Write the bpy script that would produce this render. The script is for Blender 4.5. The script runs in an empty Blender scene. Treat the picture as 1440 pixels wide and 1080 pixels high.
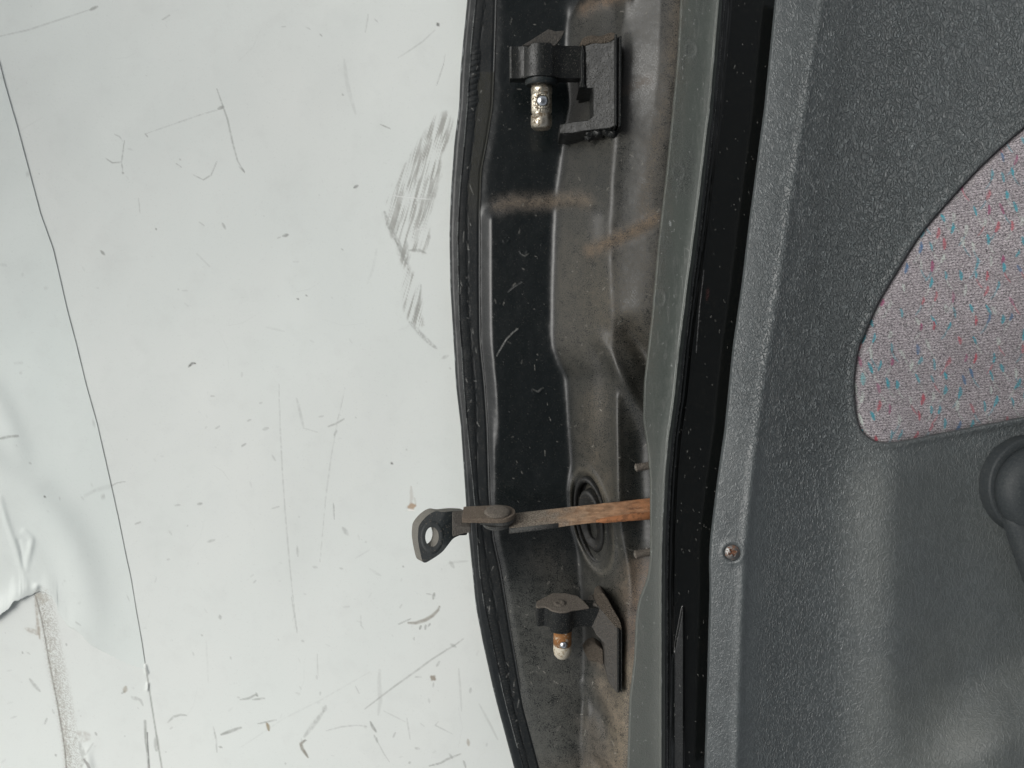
import bpy, bmesh, math, random
import numpy as np
from mathutils import Vector, Matrix

random.seed(7)
rng = np.random.default_rng(11)
scn = bpy.context.scene
COL = scn.collection

# ------------------------------------------------------------------ camera
D = 0.56                      # camera height over the white sheet (m)
K = 0.74 / 1440               # metres per photo unit on the sheet
cam = bpy.data.objects.new('camera', bpy.data.cameras.new('camera'))
COL.objects.link(cam)
cam.location = (0, 0, D)
cam.data.sensor_fit = 'HORIZONTAL'
cam.data.angle = 2 * math.atan(0.37 / D)
cam.data.clip_start = 0.01
cam.data.clip_end = 200
scn.camera = cam

# ------------------------------------------------------------------ light
SUN_EL, SUN_AZ = math.radians(43), math.radians(166)      # azimuth measured from +X, towards the lower left
w = bpy.data.worlds.new("World"); scn.world = w; w.use_nodes = True
nt = w.node_tree; nt.nodes.clear()
sky = nt.nodes.new('ShaderNodeTexSky'); sky.sky_type = 'NISHITA'; sky.sun_disc = False
sky.sun_elevation = SUN_EL
sky.sun_rotation = math.pi / 2 - SUN_AZ
sky.air_density = 1.0; sky.dust_density = 5.0; sky.ozone_density = 1.0
hs = nt.nodes.new('ShaderNodeHueSaturation'); hs.inputs['Saturation'].default_value = 0.22
bg = nt.nodes.new('ShaderNodeBackground'); bg.inputs['Strength'].default_value = 0.115
wo = nt.nodes.new('ShaderNodeOutputWorld')
nt.links.new(sky.outputs[0], hs.inputs['Color'])
tc_ = nt.nodes.new('ShaderNodeTexCoord'); sx_ = nt.nodes.new('ShaderNodeSeparateXYZ'); nt.links.new(tc_.outputs['Generated'], sx_.inputs[0])
mr_ = nt.nodes.new('ShaderNodeMapRange'); mr_.interpolation_type = 'SMOOTHSTEP'     # overhead dimming added for dark reflections in black paint, brighter towards the sides
nt.links.new(sx_.outputs[2], mr_.inputs[0]); mr_.inputs[1].default_value = 0.62; mr_.inputs[2].default_value = 1.0; mr_.inputs[3].default_value = 1.0; mr_.inputs[4].default_value = 0.34
vm_ = nt.nodes.new('ShaderNodeVectorMath'); vm_.operation = 'SCALE'
nt.links.new(hs.outputs[0], vm_.inputs[0]); nt.links.new(mr_.outputs[0], vm_.inputs['Scale'])
nt.links.new(vm_.outputs[0], bg.inputs[0]); nt.links.new(bg.outputs[0], wo.inputs[0])
sd = bpy.data.lights.new('sun', 'SUN'); sd.energy = 1.36; sd.angle = math.radians(40); sd.color = (1.0, 0.99, 0.95)
so = bpy.data.objects.new('sun', sd); COL.objects.link(so)
ldir = Vector((math.cos(SUN_EL) * math.cos(SUN_AZ), math.cos(SUN_EL) * math.sin(SUN_AZ), math.sin(SUN_EL)))
so.rotation_euler = ldir.to_track_quat('Z', 'Y').to_euler()
so.location = ldir * 3
scn.view_settings.view_transform = 'Standard'
scn.view_settings.look = 'None'
scn.view_settings.exposure = 0.0
scn.view_settings.gamma = 1.0
scn.view_settings.use_curve_mapping = False
scn.cycles.max_bounces = 6
try: scn.cycles.use_denoising = True
except Exception: pass

# ------------------------------------------------------------------ helpers
def sc(z): return K * (D - z) / D
def P(px, py, z):
    s = K * (D - z) / D
    return Vector(((px - 720) * s, (540 - py) * s, z))

def link(o, parent=None):
    COL.objects.link(o)
    if parent is not None: o.parent = parent
    return o
def empty(name, loc, parent=None):
    o = bpy.data.objects.new(name, None); o.location = loc
    o.empty_display_size = 0.02
    return link(o, parent)
DOOR = None
def put(name, me, mat, parent=None, smooth=True):
    """link a mesh whose vertices are in world space; parent empties keep their offset"""
    me.materials.append(mat)
    if smooth: me.polygons.foreach_set('use_smooth', [True] * len(me.polygons))
    o = bpy.data.objects.new(name, me)
    COL.objects.link(o)
    if parent is not None:
        o.parent = parent
        bpy_off = Vector((0, 0, 0)); p = parent
        while p is not None:
            bpy_off += p.location; p = p.parent
        o.location = -bpy_off if parent.type == 'EMPTY' or True else (0, 0, 0)
    return o

def vnoise(x, y, seed=0):
    x = np.asarray(x, float); y = np.asarray(y, float)
    xi = np.floor(x).astype(np.int64); yi = np.floor(y).astype(np.int64)
    fx = x - xi; fy = y - yi
    fx = fx * fx * (3 - 2 * fx); fy = fy * fy * (3 - 2 * fy)
    def h(a, b):
        n = (a * 374761393 + b * 668265263 + seed * 974634777) & 0xFFFFFFFF
        n = ((n ^ (n >> 13)) * 1274126177) & 0xFFFFFFFF
        n = n ^ (n >> 16)
        return (n & 0xFFFFFF) / float(0xFFFFFF)
    return (h(xi, yi) * (1 - fx) + h(xi + 1, yi) * fx) * (1 - fy) + (h(xi, yi + 1) * (1 - fx) + h(xi + 1, yi + 1) * fx) * fy
def fbm(x, y, seed=0, o=4):
    s = 0; a = 0.5; t = 0
    for i in range(o):
        s = s + a * vnoise(x * 2 ** i, y * 2 ** i, seed + i * 17); t += a; a *= 0.55
    return s / t
def sstep(a, b, x):
    t = np.clip((x - a) / (b - a), 0, 1); return t * t * (3 - 2 * t)
def pl_dist(X, Y, pts):
    """distance to a polyline, and position along it 0..1"""
    best = np.full(X.shape, 1e9); tt = np.zeros(X.shape)
    L = [0]
    for a, b in zip(pts[:-1], pts[1:]): L.append(L[-1] + math.hypot(b[0] - a[0], b[1] - a[1]))
    for i, (a, b) in enumerate(zip(pts[:-1], pts[1:])):
        dx, dy = b[0] - a[0], b[1] - a[1]; l2 = dx * dx + dy * dy + 1e-9
        t = np.clip(((X - a[0]) * dx + (Y - a[1]) * dy) / l2, 0, 1)
        d = np.hypot(X - a[0] - t * dx, Y - a[1] - t * dy)
        m = d < best
        best = np.where(m, d, best); tt = np.where(m, (L[i] + t * (L[i + 1] - L[i])) / max(L[-1], 1e-9), tt)
    return best, tt
def in_poly(X, Y, poly):
    ins = np.zeros(X.shape, bool)
    n = len(poly)
    for i in range(n):
        x1, y1 = poly[i]; x2, y2 = poly[(i + 1) % n]
        c = ((y1 > Y) != (y2 > Y))
        if y1 == y2: continue
        ins ^= c & (X < (x2 - x1) * (Y - y1) / (y2 - y1) + x1)
    return ins
def soft_poly(X, Y, poly, wd):
    """0 outside..1 inside with a smooth edge of half width wd"""
    d, _ = pl_dist(X, Y, list(poly) + [poly[0]])
    s = np.where(in_poly(X, Y, poly), d, -d)
    return sstep(-wd, wd, s)
def catmull(pts, n=8):
    p = [pts[0]] + list(pts) + [pts[-1]]; out = []
    for i in range(1, len(p) - 2):
        for k in range(n):
            t = k / n
            out.append(tuple(0.5 * ((2 * p[i][j]) + (-p[i - 1][j] + p[i + 1][j]) * t + (2 * p[i - 1][j] - 5 * p[i][j] + 4 * p[i + 1][j] - p[i + 2][j]) * t * t
                       + (-p[i - 1][j] + 3 * p[i][j] - 3 * p[i + 1][j] + p[i + 2][j]) * t ** 3) for j in range(len(pts[0]))))
    out.append(tuple(pts[-1])); return out
class Row:
    """smooth x(y) curve"""
    def __init__(s, pts, sig=6):
        ys = np.arange(-80, 1161, 1.0)
        v = np.interp(ys, [p[0] for p in pts], [p[1] for p in pts])
        # linear continuation beyond the ends
        a = (pts[1][1] - pts[0][1]) / (pts[1][0] - pts[0][0]); b = (pts[-1][1] - pts[-2][1]) / (pts[-1][0] - pts[-2][0])
        v = np.where(ys < pts[0][0], pts[0][1] + a * (ys - pts[0][0]), v)
        v = np.where(ys > pts[-1][0], pts[-1][1] + b * (ys - pts[-1][0]), v)
        if sig:
            k = np.exp(-0.5 * (np.arange(-4 * sig, 4 * sig + 1) / sig) ** 2); k /= k.sum()
            v = np.convolve(np.pad(v, 4 * sig, mode='reflect', reflect_type='odd'), k, 'valid')
        s.y, s.v = ys, v
    def __call__(s, y): return np.interp(y, s.y, s.v)

def blur(A, sy, sx):
    for ax, s in ((0, sy), (1, sx)):
        if s <= 0: continue
        r = int(3 * s) + 1
        k = np.exp(-0.5 * (np.arange(-r, r + 1) / s) ** 2); k /= k.sum()
        A = np.apply_along_axis(lambda m: np.convolve(np.pad(m, r, mode='edge'), k, 'valid'), ax, A)
    return A

def grid_mesh(name, PX, PY, Z, col=None, extra=None, skirt=None):
    """PX,PY photo units; Z metres -> continuous sheet. skirt: dict of side -> z for walls going down"""
    n, m = PX.shape
    S = K * (D - Z) / D
    V = np.stack([(PX - 720) * S, (540 - PY) * S, Z], -1).reshape(-1, 3)
    idx = np.arange(n * m).reshape(n, m)
    F = np.stack([idx[:-1, :-1], idx[1:, :-1], idx[1:, 1:], idx[:-1, 1:]], -1).reshape(-1, 4)
    cols = None if col is None else col.reshape(-1, 4)
    if skirt:
        for side, z in skirt.items():
            e = {'l': idx[:, 0], 'r': idx[::-1, -1], 't': idx[0, ::-1], 'b': idx[-1, :]}[side]
            top = V[e].copy(); nv = len(V)
            a = top.copy(); b = top.copy(); b[:, 2] = np.minimum(z, top[:, 2])
            V = np.concatenate([V, a, b]); q = len(e)
            i1 = nv + np.arange(q); i2 = i1 + q
            F = np.concatenate([F, np.stack([i1[:-1], i2[:-1], i2[1:], i1[1:]], -1)])
            if cols is not None: cols = np.concatenate([cols, cols[e], cols[e]])
    me = bpy.data.meshes.new(name)
    me.vertices.add(len(V)); me.vertices.foreach_set('co', V.astype(np.float32).ravel())
    me.loops.add(len(F) * 4); me.loops.foreach_set('vertex_index', F.astype(np.int32).ravel())
    me.polygons.add(len(F)); me.polygons.foreach_set('loop_start', np.arange(0, len(F) * 4, 4, dtype=np.int32))
    me.update(calc_edges=True)
    if cols is not None:
        at = me.color_attributes.new('wear', 'FLOAT_COLOR', 'POINT')
        at.data.foreach_set('color', cols.astype(np.float32).ravel())
    return me

def paint(C, alpha, rgb):
    """lay a colour with coverage alpha over the wear layer C (n,m,4)"""
    a0 = C[..., 3]; a = np.clip(alpha, 0, 1)
    an = a + a0 * (1 - a)
    for i in range(3):
        C[..., i] = np.where(an > 1e-6, (rgb[i] * a + C[..., i] * a0 * (1 - a)) / np.maximum(an, 1e-6), rgb[i])
    C[..., 3] = an
def stroke(C, X, Y, pts, wd, amt, rgb, taper=True, rough=0.6, seed=1, wob=0.0, freq=0.25):
    xs = [p[0] for p in pts]; ys = [p[1] for p in pts]; pad = wd * 3 + 3
    i = np.where((Y[:, 0] > min(ys) - pad) & (Y[:, 0] < max(ys) + pad))[0] if np.allclose(Y[:, 0], Y[:, -1]) else np.arange(Y.shape[0])
    if len(i) == 0: return
    sl = slice(i[0], i[-1] + 1)
    x, y = X[sl], Y[sl]
    cm = np.where(((x > min(xs) - pad) & (x < max(xs) + pad)).any(0))[0]
    if len(cm) == 0: return
    cs = slice(cm[0], cm[-1] + 1); x = x[:, cs]; y = y[:, cs]
    xx = x + wob * (vnoise(x * 0.1, y * 0.1, seed + 5) - 0.5); yy = y + wob * (vnoise(x * 0.1, y * 0.1, seed + 9) - 0.5)
    d, t = pl_dist(xx, yy, pts)
    ww = wd * ((0.35 + 0.65 * np.sin(np.pi * np.clip(t, 0.02, 0.98)) ** 0.6) if taper else 1.0)
    a = 1 - sstep(0.35 * ww, ww + 0.35, d)
    nz = fbm(x * freq, y * freq, seed, 3)
    a = a * np.clip(1 - rough + rough * 2.2 * (nz - 0.15), 0, 1) * amt
    sub = C[sl, cs]
    paint(sub, a, rgb)

# ------------------------------------------------------------------ materials
def new_mat(name):
    m = bpy.data.materials.new(name); m.use_nodes = True
    nt = m.node_tree; b = nt.nodes['Principled BSDF']; return m, nt, b
def N(nt, t, **kw):
    n = nt.nodes.new(t)
    for k, v in kw.items():
        if k in n.inputs.keys(): n.inputs[k].default_value = v
        else: setattr(n, k, v)
    return n
def mixc(nt, fac, a, b):
    n = nt.nodes.new('ShaderNodeMix'); n.data_type = 'RGBA'
    for sck, v in ((n.inputs[0], fac), (n.inputs[6], a), (n.inputs[7], b)):
        if hasattr(v, 'links'): nt.links.new(v, sck)
        else: sck.default_value = v if not isinstance(v, tuple) or len(v) == 4 else (*v, 1)
    return n.outputs[2]
def math_n(nt, op, a, b=None, clamp=False):
    n = nt.nodes.new('ShaderNodeMath'); n.operation = op; n.use_clamp = clamp
    for i, v in enumerate((a, b)):
        if v is None: continue
        if hasattr(v, 'links'): nt.links.new(v, n.inputs[i])
        else: n.inputs[i].default_value = v
    return n.outputs[0]
def ramp(nt, v, p0, p1, c0=0.0, c1=1.0):
    n = nt.nodes.new('ShaderNodeMapRange'); n.clamp = True
    nt.links.new(v, n.inputs[0]); n.inputs[1].default_value = p0; n.inputs[2].default_value = p1
    n.inputs[3].default_value = c0; n.inputs[4].default_value = c1
    return n.outputs[0]
def noise(nt, scale, detail=4, rough=0.55, vec=None, dist=0.0):
    n = nt.nodes.new('ShaderNodeTexNoise'); n.inputs['Scale'].default_value = scale
    n.inputs['Detail'].default_value = detail; n.inputs['Roughness'].default_value = rough; n.inputs['Distortion'].default_value = dist
    if vec is None: vec = obj_vec(nt)
    nt.links.new(vec, n.inputs['Vector']); return n.outputs['Fac']
def obj_vec(nt):
    t = nt.nodes.get('TC') or nt.nodes.new('ShaderNodeTexCoord'); t.name = 'TC'
    return t.outputs['Object']
def scaled(nt, sx, sy, sz, rot=0):
    mp = nt.nodes.new('ShaderNodeMapping'); mp.inputs['Scale'].default_value = (sx, sy, sz); mp.inputs['Rotation'].default_value = (0, 0, rot)
    nt.links.new(obj_vec(nt), mp.inputs[0]); return mp.outputs[0]
def bump(nt, b, h, dist, strength=1.0):
    n = nt.nodes.new('ShaderNodeBump'); n.inputs['Strength'].default_value = strength; n.inputs['Distance'].default_value = dist
    nt.links.new(h, n.inputs['Height'])
    nt.links.new(n.outputs[0], b.inputs['Normal']); return n

def painted(name, base, rough, dust=(0.17, 0.145, 0.115), film=0.0, speck=0.5, wear=False, bumpy=0.00003, coat=0.0, rvar=0.12, speck_scale=900, spec=0.5):
    """painted or rubber surface with a thin dust film, grit, and (wear=True) dirt laid by the 'wear' layer"""
    m, nt, b = new_mat(name)
    big = noise(nt, 25, 4); mid = noise(nt, 160, 4)
    fine = noise(nt, speck_scale, 2, 0.6)
    fv = noise(nt, 2400, 1)
    filmf = math_n(nt, 'MULTIPLY', math_n(nt, 'MULTIPLY', ramp(nt, big, 0.3, 0.75, 0.35, 1.0), film), ramp(nt, fine, .36, .64, .25, 1.75))
    sp = math_n(nt, 'MULTIPLY', ramp(nt, fine, 0.60, 0.70), speck)
    fac = math_n(nt, 'MAXIMUM', filmf, sp)
    col = mixc(nt, fac, base, dust)
    dustiness = fac
    if wear:
        at = nt.nodes.new('ShaderNodeAttribute'); at.attribute_name = 'wear'
        grain = ramp(nt, math_n(nt, 'ADD', math_n(nt, 'MULTIPLY', noise(nt, 1500, 2, 0.75), 0.8), math_n(nt, 'MULTIPLY', mid, 0.2)), 0.38, 0.62, 0.10, 1.5)
        a = math_n(nt, 'MULTIPLY', at.outputs['Alpha'], grain, True)
        col = mixc(nt, a, col, at.outputs['Color'])
        dustiness = math_n(nt, 'MAXIMUM', fac, a)
    nt.links.new(col, b.inputs['Base Color'])
    r = math_n(nt, 'ADD', ramp(nt, mid, 0.3, 0.7, rough - rvar / 2, rough + rvar / 2), math_n(nt, 'MULTIPLY', dustiness, 0.6), True)
    nt.links.new(r, b.inputs['Roughness'])
    b.inputs['Specular IOR Level'].default_value = spec
    b.inputs['Coat Weight'].default_value = coat; b.inputs['Coat Roughness'].default_value = 0.08
    h = math_n(nt, 'ADD', math_n(nt, 'MULTIPLY', mid, 1.0), math_n(nt, 'MULTIPLY', math_n(nt, 'MULTIPLY', fine, dustiness), 1.2))
    bump(nt, b, h, bumpy * 6)
    return m

BLACKP = (0.0065, 0.0085, 0.009)
M = {}
M['panel'] = painted('black_door_paint_dusty', (0.0035, 0.0058, 0.0064), 0.23, film=0.006, speck=0.08, wear=True, bumpy=0.000005, rvar=.05, spec=.42)
M['skin'] = painted('black_door_edge_paint', (0.007, 0.010, 0.0115), 0.33, film=0.02, speck=0.12, spec=.35, wear=True)
M['flange'] = painted('black_flange_paint', (0.066, 0.076, 0.067), 0.32, dust=(0.14, 0.15, 0.14), film=0.16, speck=0.22, wear=True)
M['gloss'] = painted('glossy_black_paint', (0.004, 0.005, 0.005), 0.16, film=0.01, speck=0.06, wear=True, bumpy=0.000004, rvar=0.03)
M['seal'] = painted('seam_sealer', (0.009, 0.012, 0.0135), 0.42, spec=.35, film=0.05, speck=0.2, wear=True)
M['hinge'] = painted('black_hinge_paint', (0.008, 0.0095, 0.0095), 0.36, spec=.32, film=0.03, speck=.8, wear=False, bumpy=0.00010, speck_scale=1300, dust=(.20,.19,.165))
M['hinge_dusty'] = painted('dust_coated_hinge', (0.045, 0.043, 0.038), 0.6, dust=(0.15, 0.135, 0.115), film=0.5, speck=0.6, bumpy=0.00008)
M['leaf_dusty'] = painted('dusty_black_leaf', (0.020, 0.019, 0.017), 0.55, dust=(0.13, 0.115, 0.095), film=0.35, speck=0.5, bumpy=0.00012)
M['brown_dust'] = painted('caked_brown_dust', (0.075, 0.060, 0.045), 0.9, dust=(0.17, 0.14, 0.105), film=0.6, speck=1.0, bumpy=0.0006, speck_scale=1100)
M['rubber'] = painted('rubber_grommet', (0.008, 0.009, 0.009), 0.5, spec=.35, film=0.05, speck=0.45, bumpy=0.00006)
M['rubber_shade'] = painted('shaded_rubber', (0.003, 0.003, 0.003), 0.5, spec=.25, film=0.01, speck=0.3, bumpy=0.00003)  # darker rubber copy; shade of the web and opening put into its colour

def metal(name, base, rough, rust=None, rustamt=0.0, scale=300, metallic=1.0, bmp=0.0001):
    m, nt, b = new_mat(name)
    n1 = noise(nt, scale, 5, 0.65); n2 = noise(nt, scale * 4, 3, 0.6)
    b.inputs['Metallic'].default_value = metallic
    if rust:
        f = ramp(nt, math_n(nt, 'ADD', math_n(nt, 'MULTIPLY', n1, 0.7), math_n(nt, 'MULTIPLY', n2, 0.3)), 0.62 - rustamt * 0.3, 0.70 - rustamt * 0.3)
        rc = mixc(nt, n2, tuple(c * 0.45 for c in rust), rust)
        nt.links.new(mixc(nt, f, base, rc), b.inputs['Base Color'])
        nt.links.new(ramp(nt, f, 0, 1, metallic, 0.0), b.inputs['Metallic'])
        nt.links.new(ramp(nt, f, 0, 1, rough, 0.9), b.inputs['Roughness'])
    else:
        nt.links.new(mixc(nt, ramp(nt, n2, 0.3, 0.7), tuple(c * 0.7 for c in base), base), b.inputs['Base Color'])
        b.inputs['Roughness'].default_value = rough
    bump(nt, b, n2, bmp)
    return m
M['pin'] = metal('plated_pin', (0.55, 0.51, 0.42), 0.32, (0.16, 0.12, 0.075), 0.42, 260)
M['pin_rusty'] = metal('rusted_pin', (0.55, 0.47, 0.36), 0.5, (0.34, 0.15, 0.045), 0.75, 200, 0.5)
M['pin_cream'] = metal('chalky_pin_tip', (0.50, 0.46, 0.37), 0.7, (0.30, 0.22, 0.12), 0.3, 330, 0.1)
M['ball'] = metal('bright_steel_ball', (0.75, 0.78, 0.8), 0.12)
M['rust'] = metal('rusted_strap', (0.27, 0.15, 0.085), 0.85, (0.30, 0.135, 0.055), 0.45, 140, 0.0, 0.0002)
M['rust_hot'] = metal('orange_rust', (0.28, 0.115, 0.045), 0.85, (0.20, 0.085, 0.035), 0.45, 140, 0.0, 0.0002)
M['steel_dust'] = painted('dust_caked_steel', (0.105, 0.090, 0.074), 0.85, dust=(0.30, 0.265, 0.22), film=0.5, speck=1.0, bumpy=0.00022, speck_scale=1500)
M['steel_brown'] = painted('brown_dusty_steel', (0.125, 0.095, 0.07), 0.85, dust=(0.30, 0.255, 0.20), film=0.45, speck=1.0, bumpy=0.00022, speck_scale=1500)
M['steel_dark'] = painted('dark_worn_steel', (0.025, 0.028, 0.027), 0.38, dust=(0.2, 0.19, 0.17), film=0.25, speck=1.0, bumpy=0.0002, speck_scale=1300)
M['steel_grey'] = painted('grey_bare_steel', (0.12, 0.118, 0.105), 0.5, dust=(0.24, 0.22, 0.18), film=0.35, speck=0.6, bumpy=0.0001, speck_scale=1400)
M['twist'] = painted('dusty_dark_twist', (0.075, 0.068, 0.06), 0.7, dust=(0.2, 0.18, 0.15), film=0.4, speck=0.9, bumpy=0.0002, speck_scale=1400)
M['washer'] = painted('blackened_steel', (0.010, 0.0145, 0.016), 0.5, spec=.3, film=0.03, speck=0.5, bumpy=0.00005)

# white sheet
def white_mat(name, base):
    m, nt, b = new_mat(name)
    at = nt.nodes.new('ShaderNodeAttribute'); at.attribute_name = 'wear'
    big = noise(nt, 7, 4, 0.5); mid = noise(nt, 55, 5, 0.6); fine = noise(nt, 700, 2)
    c = mixc(nt, ramp(nt, big, 0.3, 0.7), base, tuple(x * y for x, y in zip(base, (0.965, 0.985, 0.985))))
    c = mixc(nt, ramp(nt, mid, 0.52, 0.8, 0.0, 0.35), c, tuple(x * 0.86 for x in base))
    c = mixc(nt, ramp(nt, fine, 0.60, 0.75, 0.0, 0.22), c, tuple(x * 0.75 for x in base))
    c = mixc(nt, at.outputs['Alpha'], c, at.outputs['Color'])
    nt.links.new(c, b.inputs['Base Color'])
    nt.links.new(ramp(nt, mid, 0.3, 0.7, 0.36, 0.5), b.inputs['Roughness'])
    b.inputs['Specular IOR Level'].default_value = .22
    h = math_n(nt, 'ADD', mid, math_n(nt, 'MULTIPLY', fine, 0.12))
    bump(nt, b, h, 0.00025)
    return m
M['white'] = white_mat('white_laminate', (0.73, 0.755, 0.725))
M['film'] = white_mat('white_film', (0.71, 0.75, 0.72))

# ------------------------------------------------------------------ traced lines (photo units: y, x)
xh = Row([(0, 657), (60, 651), (100, 647.5), (150, 645.5), (200, 639), (270, 634), (330, 632), (400, 633), (450, 636), (500, 639), (540, 641), (600, 648), (680, 653.5), (720, 656), (760, 660), (800, 664), (852, 669), (904, 679), (976, 695), (1080, 723)])
xB = Row([(0, 668), (70, 661), (150, 656), (200, 652), (270, 645.5), (330, 642.5), (450, 645), (500, 649), (540, 651), (600, 656), (650, 661), (720, 668), (800, 673), (852, 680), (904, 691), (976, 707), (1041, 724), (1080, 735)])
xS = Row([(0, 682), (60, 674), (150, 671), (200, 665), (240, 660), (300, 656), (420, 657), (500, 663), (560, 668), (600, 669), (680, 671), (760, 680), (800, 686), (891, 703), (994, 722), (1080, 744)])
xC = Row([(0, 697), (100, 694), (150, 692), (200, 684), (240, 676), (300, 674), (400, 674), (480, 675), (540, 681), (600, 685), (700, 688), (760, 694), (800, 703), (891, 718), (994, 736), (1080, 759)])
xE = Row([(-40, 838), (0, 818), (15, 806), (32, 798), (60, 797), (100, 799), (147, 801), (180, 795), (245, 787), (275, 782), (320, 780), (400, 777), (470, 776), (490, 778), (510, 785), (530, 796), (600, 800), (680, 806), (740, 812), (820, 816), (900, 822), (1080, 818)], 4)
xF = Row([(0, 878), (100, 872), (180, 866), (250, 860), (350, 856), (480, 862), (520, 866), (700, 869), (800, 884), (900, 880), (1080, 876)], 14)
xL = Row([(0, 957.5), (72, 954), (149, 947), (240, 938), (335, 927), (447, 917), (490, 912), (537, 906.5), (590, 905), (632, 911.5), (675, 915), (790, 915), (815, 911), (845, 899), (870, 895), (930, 892.5), (981, 886), (1080, 883)], 5)
xR = Row([(0, 1012), (150, 999), (300, 981), (400, 967.5), (492, 956), (560, 949), (615, 941), (671, 936), (754, 932), (825, 931), (1080, 931)])
xT = Row([(0, 1091), (150, 1076), (300, 1056), (400, 1044), (492, 1031), (605, 1020), (680, 1009), (755, 1000), (788, 998), (832, 999), (937, 996), (1070, 992)], 5)
xK = Row([(0, 1159), (56, 1147), (169, 1131), (300, 1110), (401, 1097), (436, 1091), (530, 1076), (661, 1059), (755, 1050), (806, 1046), (937, 1041), (1069, 1037)], 12)
seam = [(-25, 20), (0, 90), (7, 118), (25, 180), (49, 270), (57, 300), (75, 350), (94, 433), (109, 490), (121, 540), (136, 593), (148, 645), (157, 685), (167, 730), (177, 780), (184, 812), (192, 860), (200, 905), (205, 940)]
seam2 = seam[-1:] + [(207, 950), (213, 990), (221, 1040), (231, 1100)]
tear = [(-30, 888), (0, 865), (10, 858), (19, 847), (33, 841), (47, 836), (51, 833), (60, 832.5), (67, 835), (75, 843), (80, 852), (80.5, 860), (88, 870), (95, 880), (107, 886), (116, 894), (124, 904), (136, 912), (148, 917), (165, 927), (180, 933), (190, 937), (205, 941)]

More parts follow.
